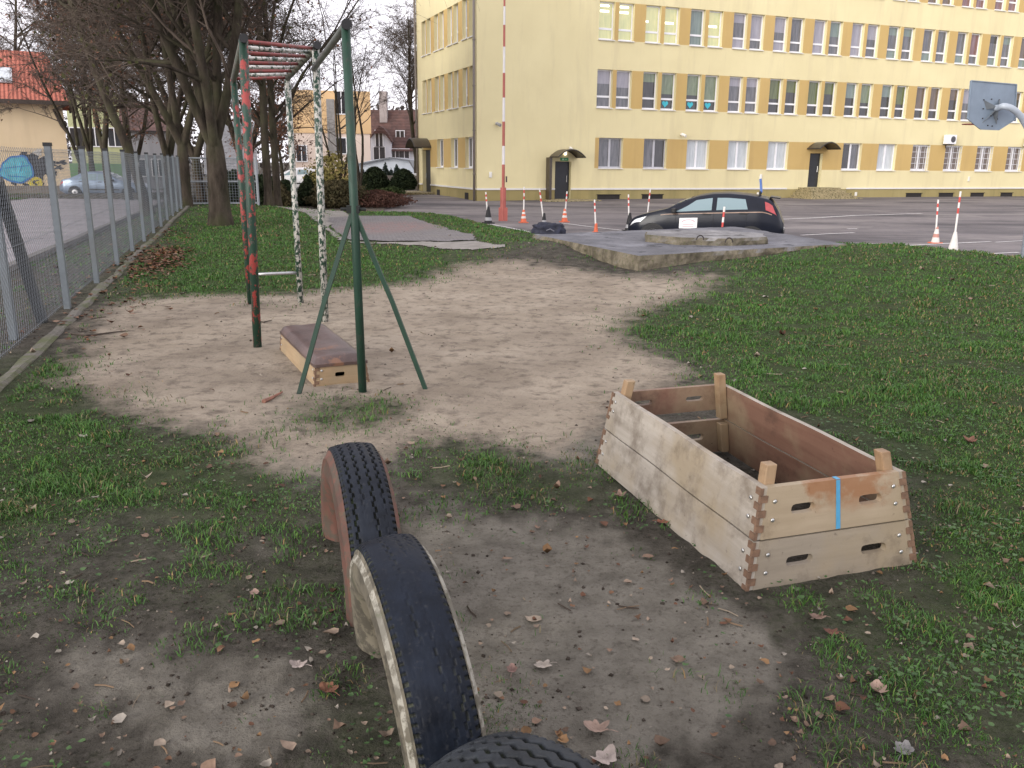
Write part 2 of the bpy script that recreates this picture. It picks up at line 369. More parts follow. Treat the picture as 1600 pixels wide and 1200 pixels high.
# ------------------------------------------------------------------ fallen leaves
def leaf_batch(x, y, size, seed, lift=.006, curl=1.):
    r = np.random.default_rng(seed); n = len(x)
    z = hgt(x, y) + micro(x, y) + lift
    L = np.array([(-1, 0), (-.55, .42), (.1, .5), (.65, .32), (1, 0), (.65, -.32), (.1, -.5), (-.55, -.42), (0, 0)])
    rad = r.uniform(.72, 1.2, (n, 9)); asp = r.uniform(.45, 1.05, n)
    lx = L[:, 0] * rad * size[:, None] * .5; ly = L[:, 1] * rad * size[:, None] * asp[:, None]
    cz = curl * size[:, None] * (r.uniform(-.2, .6, (n, 1)) * (L[:, 0] ** 2) + r.uniform(-.1, .9, (n, 1)) * (L[:, 1] ** 2)) + r.normal(0, .05, (n, 9)) * size[:, None]
    cz -= cz.min(1, keepdims=True)
    az = r.uniform(0, 6.28, n)[:, None]; tx, ty = r.normal(0, .18, (2, n, 1))
    wx = lx * np.cos(az) - ly * np.sin(az); wy = lx * np.sin(az) + ly * np.cos(az)
    wz = cz + np.abs(wx * tx + wy * ty)
    P = np.stack([x[:, None] + wx, y[:, None] + wy, z[:, None] + wz], -1)
    b = np.arange(n)[:, None] * 9
    tri = np.concatenate([b + [i, (i + 1) % 8, 8] for i in range(8)], 0)
    pal = np.array([(.30, .20, .14), (.36, .27, .20), (.22, .12, .07), (.16, .075, .045), (.42, .34, .26), (.26, .17, .12), (.33, .19, .09), (.40, .36, .30)])
    col = pal[r.integers(0, len(pal), n)] * r.uniform(.38, .85, (n, 1))
    return P.reshape(-1, 3), tri, np.repeat(col, 9, 0)
t = NT('dry_leaf'); lc = t.attr('tint').outputs['Color']; leaf_mat = t.fin(t.mix(t.ramp(t.noise(60, 4), .35, .7), t.mix(.35, lc, (.03, .02, .012)), lc), .75, spec=.2)
X, Y, r = scatter(5600, 1.0, 26, 61)
s_, p_, g_ = masks(X, Y); fo = fence_off(X, Y)
k = (r.random(len(X)) < .9 - .82 * s_) & (fo < 3) & ~in_poly(X, Y, SLABP) & ~in_poly(X, Y, BOXP)
X, Y = X[k], Y[k]; d = np.hypot(X, Y)
sz = np.clip(r.lognormal(-4.0, .5, len(X)), .008, .055) * np.interp(d, [1, 8, 25], [.9, 1.25, 1.9])
P, T, cc = leaf_batch(X, Y, sz, 62)
raw('leaf_litter', P, T, leaf_mat, False, {'tint': cc}, 'stuff')
# drift of brown leaves along the fence kerb
n = 900; tt = np.concatenate([rng.normal(4.6, 1.1, n - 300), rng.uniform(-2, 12, 300)]); oo = np.concatenate([rng.normal(-.62, .2, n - 300), rng.normal(-.3, .4, 300)])
lx = FB[0] + FD[0] * tt + FN[0] * oo; ly = FB[1] + FD[1] * tt + FN[1] * oo
P, T, cc = leaf_batch(lx, ly, rng.uniform(.05, .095, n), 63, .01, .45); cc *= np.array([.8, .6, .52]); P[:, 2] += np.repeat(rng.uniform(0, .06, n) * np.exp(-(tt - 4.6) ** 2 / 3), 9)
raw('leaf_drift', P, T, leaf_mat, False, {'tint': cc}, 'stuff')

# small broad-leaved weeds in the turf
X, Y, r = scatter(90000, .9, 13, 81); s_, p_, g_ = masks(X, Y, 2); k = r.random(len(X)) < g_ * (1 - s_) * .55 * sstep(fbm(X * 3.1, Y * 3.1, 3, 82), .46, .66); k &= ~in_poly(X, Y, BOXP) & ~in_poly(X, Y, SLABP) & (fence_off(X, Y) < -.2); X, Y = X[k], Y[k]
P, T, cc = leaf_batch(X, Y, r.uniform(.010, .026, len(X)) * np.interp(np.hypot(X, Y), [1, 12], [.8, 1.6]), 83, .012, .5); g1 = np.repeat(r.random(len(X)), 9); cc = np.stack([.030 + .035 * g1, .065 + .05 * g1, .020 + .02 * g1], 1); P[:, 2] += np.repeat(r.uniform(0, .02, len(X)), 9)
t = NT('weed_leaf'); wl = t.fin(t.attr('tint').outputs['Color'], .6, spec=.2); raw('ground_cover', P, T, wl, False, {'tint': cc}, 'stuff')
# crumbs of soil, grit and bits of twig on the bare ground
X, Y, r = scatter(15000, .8, 11, 71); s_, p_, g_ = masks(X, Y, 3)
k = (r.random(len(X)) < .25 + .75 * sstep(fbm(X * 2.2, Y * 2.2, 3, 72), .45, .62)) & (r.random(len(X)) > .55 * s_) & ~in_poly(X, Y, BOXP); X, Y, s_ = X[k], Y[k], s_[k]; n = len(X)
sz = np.clip(r.lognormal(-5.45, .5, n), .002, .011) * np.interp(np.hypot(X, Y), [1, 6, 11], [1, 1.3, 2])
O8 = np.array([(1, 0, 0), (0, 1, 0), (-1, 0, 0), (0, -1, 0), (0, 0, .8), (0, 0, -.5)])
V = O8[None] * r.uniform(.55, 1.25, (n, 6, 1)) * sz[:, None, None]; an = r.uniform(0, 6.28, n)[:, None]; V = np.stack([V[..., 0] * np.cos(an) - V[..., 1] * np.sin(an), V[..., 0] * np.sin(an) + V[..., 1] * np.cos(an), V[..., 2]], -1)
V += np.stack([X, Y, hgt(X, Y) + micro(X, Y) + .001], 1)[:, None]
b = np.arange(n)[:, None] * 6; T = np.concatenate([b + q for q in ([0, 1, 4], [1, 2, 4], [2, 3, 4], [3, 0, 4], [1, 0, 5], [2, 1, 5], [3, 2, 5], [0, 3, 5])], 0)
pal = np.array([(.045, .036, .029), (.07, .058, .048), (.03, .024, .019), (.14, .122, .10), (.055, .045, .037)]); cc = pal[r.integers(0, 5, n)] * r.uniform(.7, 1.2, (n, 1)) * (1 + 1.6 * s_[:, None])
t = NT('soil_crumb'); crm = t.fin(t.attr('tint').outputs['Color'], .95, spec=.1); raw('soil_crumbs', V.reshape(-1, 3), T, crm, False, {'tint': np.repeat(cc, 6, 0)}, 'stuff')
n = 420; X, Y, r = scatter(n, .9, 14, 75); L_ = r.uniform(.02, .09, n) * np.interp(np.hypot(X, Y), [1, 10], [.8, 1.8]); a = r.uniform(0, 6.28, n); w_ = r.uniform(.0012, .003, n) * np.interp(np.hypot(X, Y), [1, 10], [.8, 2.2]); dx, dy = np.cos(a), np.sin(a); ok = ~in_poly(X, Y, BOXP) & (r.random(n) > masks(X, Y, 2)[0] * .9)
X, Y, L_, w_, dx, dy = X[ok], Y[ok], L_[ok], w_[ok], dx[ok], dy[ok]; n = len(X); P = []
for f, g in ((-.5, 0), (0, .05), (.5, 0)):
    for sx, zz in ((-1, 0), (0, 1.6), (1, 0)): x = X + dx * L_ * f - dy * (L_ * g + w_ * sx); y = Y + dy * L_ * f + dx * (L_ * g + w_ * sx); P.append(np.stack([x, y, hgt(x, y) + micro(x, y) + .004 + w_ * zz], 1))
V = np.stack(P, 1).reshape(-1, 3); b = np.arange(n)[:, None] * 9; Q = np.concatenate([b + q for q in ([0, 1, 4, 3], [1, 2, 5, 4], [3, 4, 7, 6], [4, 5, 8, 7])], 0); pal = np.array([(.10, .075, .05), (.22, .18, .13), (.05, .038, .03), (.16, .11, .07)]); cc = pal[r.integers(0, 4, n)]
raw('twig_litter', V, Q, crm, False, {'tint': np.repeat(cc, 9, 0)}, 'stuff')

def lobed_leaf(px, py, size, col, label, seed, name='fallen_leaf'):
    r = np.random.default_rng(seed); p = gpt(px, py); p[2] += float(micro(p[0], p[1])); n = 26; pts = []; size *= .72; col = tuple(v * .58 for v in col)
    for i in range(n):
        a = i / n * 2 * math.pi; rr = size * .5 * (.62 + .38 * abs(math.cos(2.5 * a)) ** .8 + r.normal(0, .04)) * (.75 if abs(math.sin(a)) > .7 else 1)
        pts.append((rr * math.cos(a), rr * math.sin(a)))
    pts = np.array(pts); az = r.uniform(0, 6.28); co, si = math.cos(az), math.sin(az)
    rings = []
    for f in (1., .6, .25):
        q = pts * f; z = size * (.55 * (q[:, 0] / size) ** 2 * r.uniform(.2, 2) + .9 * (q[:, 1] / size) ** 2 * r.uniform(.2, 2)) + r.normal(0, .012, n) * size
        rings.append(np.stack([q[:, 0] * co - q[:, 1] * si, q[:, 0] * si + q[:, 1] * co, z + .012], 1))
    mb = MB(); v = np.concatenate(rings + [np.array([[0, 0, .012]])]) + p
    f = [(k * n + i, k * n + (i + 1) % n, (k + 1) * n + (i + 1) % n, (k + 1) * n + i) for k in range(2) for i in range(n)] + [(2 * n + i, 2 * n + (i + 1) % n, 3 * n) for i in range(n)]
    mb.add(v, f)
    m = flat('leaf_%02d' % seed, col, .75, .3, 30, spec=.2)
    o = mb.build(name, m); tag(o, label, 'leaf', 'larger fallen leaves on the ground')
    st = MB(); a0 = p + np.array([0, 0, .014]); dr = np.array([co, si, 0]); st.tube([a0 - dr * size * .3, a0 - dr * size * .55 + [0, 0, .004], a0 - dr * size * .8], .0012, 4); child(o, 'leaf_stalk', m, st)
for a in [(848,1043,.085,(.46,.40,.34),'pale grey-tan lobed leaf on bare soil right of the white-rimmed tyre',1),
          (466,1043,.085,(.48,.40,.36),'pale pinkish leaf lying on soil left of the white-rimmed tyre',2),
          (1298,993,.075,(.19,.085,.06),'dark red-brown cupped leaf in front of the wooden box frames',3),
          (1276,968,.085,(.27,.18,.14),'brown curled leaf just below the slotted end of the wooden box',4),
          (1372,1082,.10,(.40,.28,.22),'tan curled leaf at the lower right amid thin grass',5),
          (1412,1176,.10,(.25,.24,.235),'greyish ragged leaf by the bottom edge right of the bare path',6),
          (932,1147,.11,(.42,.30,.24),'long pinkish curled leaf on soil beside the foremost tyre',7),
          (512,1083,.10,(.22,.10,.06),'rusty dark leaf in grass beside the white-rimmed tyre',8),
          (1515,692,.14,(.24,.12,.08),'dark brown leaf pair on the lawn right of the box',9),
          (398,930,.07,(.44,.30,.24),'small tan leaf on bare ground left of the red-rimmed tyre',10),
          (800,1056,.07,(.32,.20,.17),'reddish curled leaf on soil close to the white-rimmed tyre',11),
          (968,778,.10,(.33,.22,.17),'brown leaf at the foot of the long plank side of the box',12),
          (1035,820,.08,(.30,.13,.08),'rust-red leaf against the lower plank of the box',13),
          (945,1190,.12,(.50,.42,.37),'large pale leaf on soil right beside the foremost tyre',14)]:
    lobed_leaf(*a)
# ------------------------------------------------------------------ vaulting boxes
def wood(name, axis, a, b, dirt, dthr=.52, rough=.55, stain=None):
    t = NT(name); sc = [9, 9, 9]; sc[axis] = .7
    n = t.noise(2.2, 8, .62, t.mapping(tuple(sc))); big = t.noise(2.3, 5, .6); sp = t.noise(24, 6, .7)
    c = t.mix(t.ramp(n, .32, .68), a, b)
    c = t.mix(t.math('MULTIPLY', t.ramp(big, .46, .66), .75), c, (.245, .195, .125))
    c = t.mix(t.math('MULTIPLY', t.ramp(t.noise(5, 8, .7, t.mapping((1, 1, 1), (5, 2, 8))), dthr, dthr + .16), .7), c, dirt)
    c = t.mix(t.math('MULTIPLY', t.ramp(sp, .63, .72), .6), c, tuple(v * .5 for v in dirt))
    if stain:
        x, y, z = t.sep()
        f = t.math('MULTIPLY', t.ramp(t.math('ADD', z, t.math('MULTIPLY', t.noise(14, 5), .08)), stain[0] + .03, stain[0] + .09), t.ramp(t.math('ADD', t.noise(6, 6, .6), t.math('MULTIPLY', t.math('ABSOLUTE', t.math('SUBTRACT', x, stain[1])), -.9)), .30, .42))
        c = t.mix(t.math('MULTIPLY', f, .75), c, (.21, .085, .03))
    t.bump(t.math('ADD', n, sp), .25, .004)
    return t.fin(c, rough, spec=.3)
wood_side = wood('weathered_plank', 1, (.245, .218, .182), (.345, .313, .27), (.115, .09, .066), .485)
wood_end = wood('varnished_plank', 0, (.24, .188, .125), (.315, .255, .178), (.13, .09, .055), stain=(.28, .45))
wood_end2 = wood('grey_plank', 0, (.19, .16, .122), (.26, .222, .172), (.10, .078, .058), .49)
wood_in = wood('brown_plank', 1, (.135, .072, .050), (.19, .108, .076), (.075, .044, .032))
wood_post = wood('peg_wood', 2, (.23, .145, .08), (.30, .20, .115), (.15, .09, .05))
wood_grain = flat('end_grain', (.13, .075, .045), .8, .35, 30)
steel = flat('zinc', (.50, .50, .49), .4, .15, 40, .9)
tape = flat('blue_tape', (.055, .24, .40), .5, .12, 20, dirt=(.25, .3, .35))
def lerp(a, b, t): return a + (b - a) * t
def slotted(mb, P, w, slots, n=24):
    """a board P(s, t, depth) with s,t in 0..1 and rounded slots at (s centre, t centre, half length, half height); inner walls included"""
    edges = [0.]
    for sc, tc, hl, hh in slots: edges += [sc - hl - .04, sc + hl + .04]
    edges.append(1.)
    for dpt, flip in ((0, False), (w, True)):
        def quad(q): mb.add([P(s, t_, dpt) for s, t_ in q], [(3, 2, 1, 0) if flip else (0, 1, 2, 3)])
        for i in range(0, len(edges), 2):
            m = 6
            for j in range(m):
                a, b = lerp(edges[i], edges[i + 1], j / m), lerp(edges[i], edges[i + 1], (j + 1) / m); quad([(a, 0), (b, 0), (b, 1), (a, 1)])
        for k, (sc, tc, hl, hh) in enumerate(slots):
            a, b = edges[1 + 2 * k], edges[2 + 2 * k]; inn, out = [], []
            for i in range(n):
                an = 2 * math.pi * i / n; cx, sy = math.cos(an), math.sin(an); r = hh * 2.2
                inn.append((sc + (hl - hl * .3) * np.sign(cx) * (abs(cx) > 1e-6) * min(1, abs(cx) * 3) + hl * .3 * cx, tc + hh * sy))
                m_ = max(abs(cx), abs(sy)); ox, oy = cx / m_, sy / m_
                out.append((lerp(sc, b if ox > 0 else a, abs(ox)), lerp(tc, 1 if oy > 0 else 0, abs(oy))))
            v = [P(s, t_, dpt) for s, t_ in out + inn]
            mb.add(v, [((i, n + i, n + (i + 1) % n, (i + 1) % n) if flip else (i, (i + 1) % n, n + (i + 1) % n, n + i)) for i in range(n)])
            if not flip:
                v2 = [P(s, t_, 0) for s, t_ in inn] + [P(s, t_, w) for s, t_ in inn]
                mb.add(v2, [(i, (i + 1) % n, n + (i + 1) % n, n + i) for i in range(n)])
    for q in ([(0, 0), (1, 0)], [(1, 0), (1, 1)], [(1, 1), (0, 1)], [(0, 1), (0, 0)]):
        mb.add([P(*q[0], 0), P(*q[1], 0), P(*q[1], w), P(*q[0], w)], [(3, 2, 1, 0)])
def box_frame(name, label, origin, rz, z0, z1, wf, lf, y0f, far_gap, mats, blue=False, pegs=False, slots=2, TH=.028, group=None, zl=None):
    """wf(z) outer width, lf(z) outer length, y0f(z) inset of the near end; local x along the end, y along the side"""
    root = thing(name, label, 'vaulting box', origin, group, rz); root.rotation_euler.x = R(1.1) if group else 0
    side_m, end_m = mats
    def K(mb, nm, m, **kw): return mb.build(nm, m, root, world=False, **kw)
    X0 = lambda z: -wf(z) / 2 + .40; X1 = lambda z: wf(z) / 2 + .40
    Y0 = y0f; Y1 = lambda z: y0f(z) + lf(z)
    for sgn in (0, 1):
        mb = MB(); XX = X0 if sgn == 0 else X1; dx = TH if sgn == 0 else -TH
        ny = 14; v = []
        for iz, z in enumerate(np.linspace(z0, z1, 4)):
            for iy in range(ny):
                y = lerp(Y0(z) + .003, Y1(z) - .003, iy / (ny - 1)); wob = .0012 * math.sin(iy * .9 + sgn * 2 + z * 3)
                v.append([(XX(z) + wob, y, z + (wob if iz in (0, 3) else 0)), (XX(z) + dx + wob, y, z + (wob if iz in (0, 3) else 0))])
        v = np.array(v).reshape(4, ny, 2, 3)
        mo = MB(); f = [] 
        if sgn == 0: mb.grid(v[:, :, 0][:, ::-1]); mb.grid(v[:, :, 1])
        else: mb.grid(v[:, :, 0]); mb.grid(v[:, :, 1][:, ::-1])
        mb.grid(np.stack([v[-1, :, 0], v[-1, :, 1]], 0)); mb.grid(np.stack([v[0, :, 1], v[0, :, 0]], 0))
        mb.grid(np.stack([v[:, 0, 0], v[:, 0, 1]], 1)); mb.grid(np.stack([v[:, -1, 1], v[:, -1, 0]], 1))
        # outer skin weathered, inner brown : split by face
        o = K(mb, 'side_board', [side_m, wood_in])
        nf = 3 * (ny - 1); mi = np.zeros(len(o.data.polygons), np.int32); mi[nf:2 * nf] = 1; o.data.polygons.foreach_set('material_index', mi)
    for sgn in (0, 1):
        mb = MB(); lo = z0 + (far_gap if sgn else 0)
        def P(s, t_, dp):
            z = lerp(lo, z1, t_); x = lerp(X0(z) + TH, X1(z) - TH, s)
            return (x, (Y0(z) + dp) if sgn == 0 else (Y1(z) - dp), z)
        if sgn: Pq = lambda s, t_, dp: P(1 - s, t_, dp)
        else: Pq = P
        sl = [(.27, .52, .085, .10), (.76, .52, .085, .10)][:slots] if slots == 2 else [(.47, .5, .11, .10)]
        slotted(mb, Pq, TH, sl)
        o = K(mb, 'end_board', end_m if sgn == 0 else wood_in)
        # finger joints, alternate end grain
        for cx in (0, 1):
            fj = MB(); nz = 7; 
            for i in range(nz):
                za_, zb_ = lerp(lo, z1, (i + .04) / nz), lerp(lo, z1, (i + .96) / nz); zm = (za_ + zb_) / 2
                XE = X0 if cx == 0 else X1; YE = Y0 if sgn == 0 else Y1; sx = 1 if cx == 0 else -1; sy = 1 if sgn == 0 else -1
                if i % 2: b4 = [(XE(z) + sx * a, YE(z) + sy * b, z) for z in (za_, zb_) for a, b in ((-.0015, -.0035), (TH + .004, -.0035), (TH + .004, .012), (-.0015, .012))]
                else: b4 = [(XE(z) + sx * a, YE(z) + sy * b, z) for z in (za_, zb_) for a, b in ((-.0045, -.0015), (.01, -.0015), (.01, TH + .004), (-.0045, TH + .004))]
                fj.add(b4, [(3, 2, 1, 0), (4, 5, 6, 7), (0, 1, 5, 4), (1, 2, 6, 5), (2, 3, 7, 6), (3, 0, 4, 7)])
            K(fj, 'finger_joint', wood_grain)
            for t_ in (.36, .72):
                z = lerp(lo, z1, t_); q = P(.06 if cx == 0 else .94, t_, -.001); M = Matrix.Rotation(R(90 if sgn == 0 else -90), 3, 'X')
                bt = MB(); bt.lathe([(.009, 0), (.0085, .003), (.005, .005), (0.0005, .0052)], q, 10, M=M); K(bt, 'bolt', steel, smooth=True)
                xs = X0(z) if cx == 0 else X1(z); ys_ = (Y0(z) if sgn == 0 else Y1(z)) + (.06 if sgn == 0 else -.06)
                bt = MB(); bt.lathe([(.009, 0), (.0085, .003), (.005, .005), (0.0005, .0052)], (xs + (-.001 if cx == 0 else .001), ys_, z), 10, M=Matrix.Rotation(R(-90 if cx == 0 else 90), 3, 'Y'))
                K(bt, 'bolt', steel, smooth=True)
            # corner posts; those of the top frame stand proud
            pm = MB(); top = z1 + (.075 if pegs else -.012); w = .048
            def PP(z, a, b):
                xx = X0(z) + TH + .002 if cx == 0 else X1(z) - TH - .002 - w; yy = Y0(z) + TH + .002 if sgn == 0 else Y1(z) - TH - .002 - w
                return (xx + a * w, yy + b * w, z)
            q = ((0, 0), (1, 0), (1, 1), (0, 1)); zb = z0 + .012
            pm.hexa([PP(zb, *k) for k in q], [PP(top, *k) for k in q]); K(pm, 'corner_post', wood_post, bevel=.004)
    if blue:
        mb = MB(); f = lambda s, t_: np.array((lerp(X0(lerp(z0, z1, t_)) + TH, X1(lerp(z0, z1, t_)) - TH, s), Y0(lerp(z0, z1, t_)) - .002, lerp(z0, z1, t_)))
        a = [f(.505, .01), f(.535, .01), f(.535, .99), f(.505, .99)]; bk = [p + [0, .001, 0] for p in a]
        mb.hexa(a, bk)
        tq = [f(.505, .99), f(.535, .99)]; mb.hexa([tq[0] + [0, 0, .003], tq[1] + [0, 0, .003], tq[1] + [0, TH, .003], tq[0] + [0, TH, .003]], [tq[0] + [0, 0, .0045], tq[1] + [0, 0, .0045], tq[1] + [0, TH, .0045], tq[0] + [0, TH, .0045]])
        K(mb, 'tape_strip', tape)
    return root
# bottom near corner (.93,2.98), far near corner (1.70,3.20): the frame leans inwards as it rises
BW = lambda z: .822 - .36 * z; BL = lambda z: 1.475 - .22 * z; BY = lambda z: .17 * z
brz = R(18)
bo = (.93, 2.98, H1(1.1, 3.6) - .012)
box_frame('vaulting_box', 'lower grey-brown plank frame of the open wooden box, resting on the ground', bo, brz, .0, .1975, BW, BL, BY, .0, (wood_side, wood_end2), group='stacked vaulting box frames')
box_frame('vaulting_box', 'upper plank frame with four corner pegs and a blue tape strip, on the lower frame', bo, brz, .2045, .405, BW, BL, BY, .055, (wood_side, wood_end), blue=True, pegs=True, group='stacked vaulting box frames')
# the far one: one frame with a leather top
LW = lambda z: .41 - .22 * z; LL = lambda z: 1.40 - .18 * z; LY = lambda z: .12 * z
lo_ = (-1.44, 5.95, H1(-1.5, 6.6) - .01)
lid_rz = R(25)
lid = box_frame('low_vaulting_box', 'low wooden vaulting box with a worn brown leather top under the climbing frame', lo_, lid_rz, 0, .17, lambda z: LW(z), LL, LY, 0, (wood_side if False else wood('tan_plank', 1, (.29, .205, .12), (.38, .28, .17), (.14, .1, .06)), wood('tan_end', 0, (.24, .165, .09), (.31, .22, .13), (.13, .09, .055))), slots=1)
for o in list(lid.children):
    o.location.x -= .40 - .205
t = NT('worn_leather'); nl = t.noise(4, 7, .65); nf = t.noise(30, 6, .7)
c = t.mix(t.ramp(nl, .35, .65), (.050, .030, .026), (.105, .068, .060)); c = t.mix(t.math('MULTIPLY', t.ramp(nf, .58, .7), .5), c, (.19, .13, .11))
c = t.mix(t.ramp(t.noise(3.1, 6, .7, t.mapping((1, 1, 1), (2, 4, 6))), .60, .64), c, (.17, .085, .05))
t.bump(t.math('ADD', nl, nf), .4, .006); leather = t.fin(c, .42, spec=.5)
mb = MB(); nx, ny = 15, 40; G = []
w, l, y0 = LW(.17) + .025, LL(.17) + .025, LY(.17) - .012
for i in range(nx):
    row = []
    for j in range(ny):
        s, q = i / (nx - 1), j / (ny - 1); a, b = abs(2 * s - 1), abs(2 * q - 1)
        e = (1 - a ** 6) * (1 - b ** 22); row.append((.0 + (s - .5) * w + .205, y0 + q * l, .172 + .058 * max(e, 0) ** .5 + .006 * (mnoise.noise(Vector((s * 3, q * 7, 2))))))
    G.append(row)
mb.grid(np.array(G))
bd = [G[i][0] for i in range(nx)] + [G[-1][j] for j in range(1, ny)] + [G[i][-1] for i in range(nx - 2, -1, -1)] + [G[0][j] for j in range(ny - 2, 0, -1)]
bd = np.array(bd); lowb = bd.copy(); lowb[:, 2] -= .022; nb = len(bd)
mb.add(np.concatenate([bd, lowb]), [((i + 1) % nb, i, nb + i, nb + (i + 1) % nb) for i in range(nb)])
mb.build('leather_pad', leather, lid, True, world=False)

# ------------------------------------------------------------------ half-buried tyres
def tyre(name, label, cx, cy, cz, RO, w, hd, tl, pattern, paint, rub, seed, depth=.011):
    d = np.array([math.sin(hd), -math.cos(hd), 0]); a = np.array([math.cos(hd) * math.cos(tl), math.sin(hd) * math.cos(tl), math.sin(tl)])
    up = np.cross(d, a); up = up if up[2] > 0 else -up
    c0 = np.array([cx, cy, cz]); base = np.array([cx, cy, H1(cx, cy)])
    root = thing(name, label, 'tyre', base, 'half-buried tyres in a row')
    na, nw = 620, 90
    th = np.linspace(R(-28), R(208), na); vs = np.linspace(-1, 1, nw)
    A, V = np.meshgrid(th, vs, indexing='ij')
    r = RO - .012 * V ** 2 - .02 * np.clip(np.abs(V) - .93, 0, 1) / .07 * .5
    s = A * RO
    gr = np.zeros_like(A)
    if pattern == 'zig':
        for gpos in (-.55, -.18, .18, .55):
            ph = ((s / .052) % 1.0); tri_ = np.abs(ph - .5) * 2 - .5
            gr = np.maximum(gr, 1 - sstep(np.abs(V - gpos - tri_ * .13) * w / 2, .0035, .0062))
    else:
        for gi, gpos in enumerate((-.62, -.22, .2, .6)):
            ph = ((s / .046 + .3 * gi) % 1.0); sq = np.where(ph < .5, 1, -1) * .045
            wear = .5 if pattern == 'worn' else 1
            gr = np.maximum(gr, (1 - sstep(np.abs(V - gpos - sq) * w / 2, .0026, .0055)) * np.clip(wear * 1.5 * (fbm(s * 3, V * 2, 3, seed + gi) - (.25 if wear == 1 else .40)) * 4, 0, 1))
    ed = (np.abs(V) > .84) & (((s / .026) % 1.0) < .42); gr = np.maximum(gr, ed * .9)
    r = r - depth * gr + .003 * (fbm(s * 14, V * 5, 3, seed) - .5)
    # close under shoulder
    Pt = c0 + (V * w / 2)[..., None] * a + (r * np.cos(A))[..., None] * d + (r * np.sin(A))[..., None] * up
    mb = MB(); mb.grid(Pt[:, ::-1]); tr = mb.build('tread', rub, root, True)
    at = tr.data.attributes.new('groove', 'FLOAT', 'POINT'); at.data.foreach_set('value', gr[:, ::-1].ravel().astype(np.float32))
    # sidewalls : shoulder -> bulge -> bead, and the inner face
    for sg in (-1, 1):
        prof = [(RO - .022, w / 2), (RO - .036, w / 2 + .006), (RO - .05, w / 2 + .018), (RO - .056, w / 2 + .019), (RO - .06, w / 2 + .016), (RO - .10, w / 2 + .026), (RO - .15, w / 2 + .016), (RO - .19, w / 2 - .012), (RO - .205, w / 2 - .03), (RO - .2, w / 2 - .045)]
        na2 = 150; th2 = np.linspace(R(-28), R(208), na2)
        G = np.array([[c0 + a * sg * o + q * math.cos(x) * d + q * math.sin(x) * up for q, o in prof] for x in th2])
        mb = MB(); mb.grid(G if sg < 0 else G[:, ::-1]); o = mb.build('sidewall', paint, root, True)
        k = np.tile(np.arange(len(prof) - 1), na2 - 1); k = k if sg < 0 else len(prof) - 2 - k
        if isinstance(paint, list): o.data.polygons.foreach_set('material_index', ((k < 1) | (k >= 4)).astype(np.int32))
    prof = [(RO - .2, w / 2 - .045), (RO - .10, w / 2 - .02), (RO - .04, w / 2 - .03), (RO - .028, 0), (RO - .04, -w / 2 + .03), (RO - .10, -w / 2 + .02), (RO - .2, -w / 2 + .045)]
    G = np.array([[c0 + a * o + q * math.cos(x) * d + q * math.sin(x) * up for q, o in prof] for x in np.linspace(R(-28), R(208), 120)])
    mb = MB(); mb.grid(G); mb.build('inner_lining', inner_m, root, True)
    return root
inner_m = flat('tyre_inside', (.035, .03, .026), .9, .3, 8)
def rubber(name, base, moss):
    t = NT(name); n = t.noise(9, 7, .65); f = t.noise(70, 5, .6); g = t.attr('groove').outputs['Fac']
    c = t.mix(t.ramp(n, .35, .68), tuple(v * .6 for v in base), tuple(v * 1.6 for v in base))
    c = t.mix(t.math('MULTIPLY', t.ramp(f, .58, .7), .3), c, (.045, .045, .047))
    c = t.mix(t.math('MULTIPLY', t.ramp(g, .3, .9), .85), c, (.012, .013, .009))
    c = t.mix(t.math('MULTIPLY', t.math('MULTIPLY', t.ramp(g, .2, .8), t.ramp(t.noise(13, 5, .6), .52, .66)), .9), c, moss)
    t.bump(t.math('ADD', n, f), .25, .004)
    return t.fin(c, t.mix(t.ramp(n, .3, .7), (.40,) * 3, (.60,) * 3), spec=.13)
def sidepaint(name, col, col2, thr, moss=(.06, .07, .03)):
    t = NT(name); n = t.noise(16, 9, .68, t.mapping((1, 1, 1))); b = t.noise(5, 5)
    c = t.mix(t.ramp(n, thr - .03, thr + .05), col, col2); c = t.mix(t.math('MULTIPLY', t.ramp(b, .48, .68), .7), c, tuple(v * .55 for v in col)); c = t.mix(t.math('MULTIPLY', t.ramp(t.noise(22, 5), .6, .7), .4), c, moss)
    t.bump(n, .4, .003); return t.fin(c, .75)
red_side = sidepaint('faded_red_paint', (.105, .044, .030), (.062, .046, .032), .50)
white_side = sidepaint('chipped_white_paint', (.30, .285, .24), (.10, .088, .064), .50)
dirty_side = sidepaint('dirty_cream_rubber', (.135, .118, .085), (.055, .048, .034), .5)
green_side = sidepaint('mossy_rubber', (.030, .036, .024), (.06, .075, .035), .55)
tyre('tyre', 'half-buried tyre with faded red sidewalls and jagged tread, farthest of the row', -.606, 3.136, .033, .481, .175, .328, .012, 'block', red_side, rubber('rubber_blue_black', (.011, .0135, .019), (.035, .045, .02)), 1)
tyre('tyre', 'half-buried worn smooth tyre with chipped white sidewalls, middle of the row', -.290, 2.257, .04, .476, .172, .357, .095, 'worn', [white_side, dirty_side], rubber('rubber_worn', (.007, .0095, .0155), (.06, .065, .045)), 2, .006)
tyre('tyre', 'half-buried tyre with deep zigzag grooves and mossy sides at the bottom edge', .115, 1.44, -.07, .49, .185, .78, .03, 'zig', green_side, rubber('rubber_grey', (.022, .025, .029), (.026, .033, .016)), 3, .014)

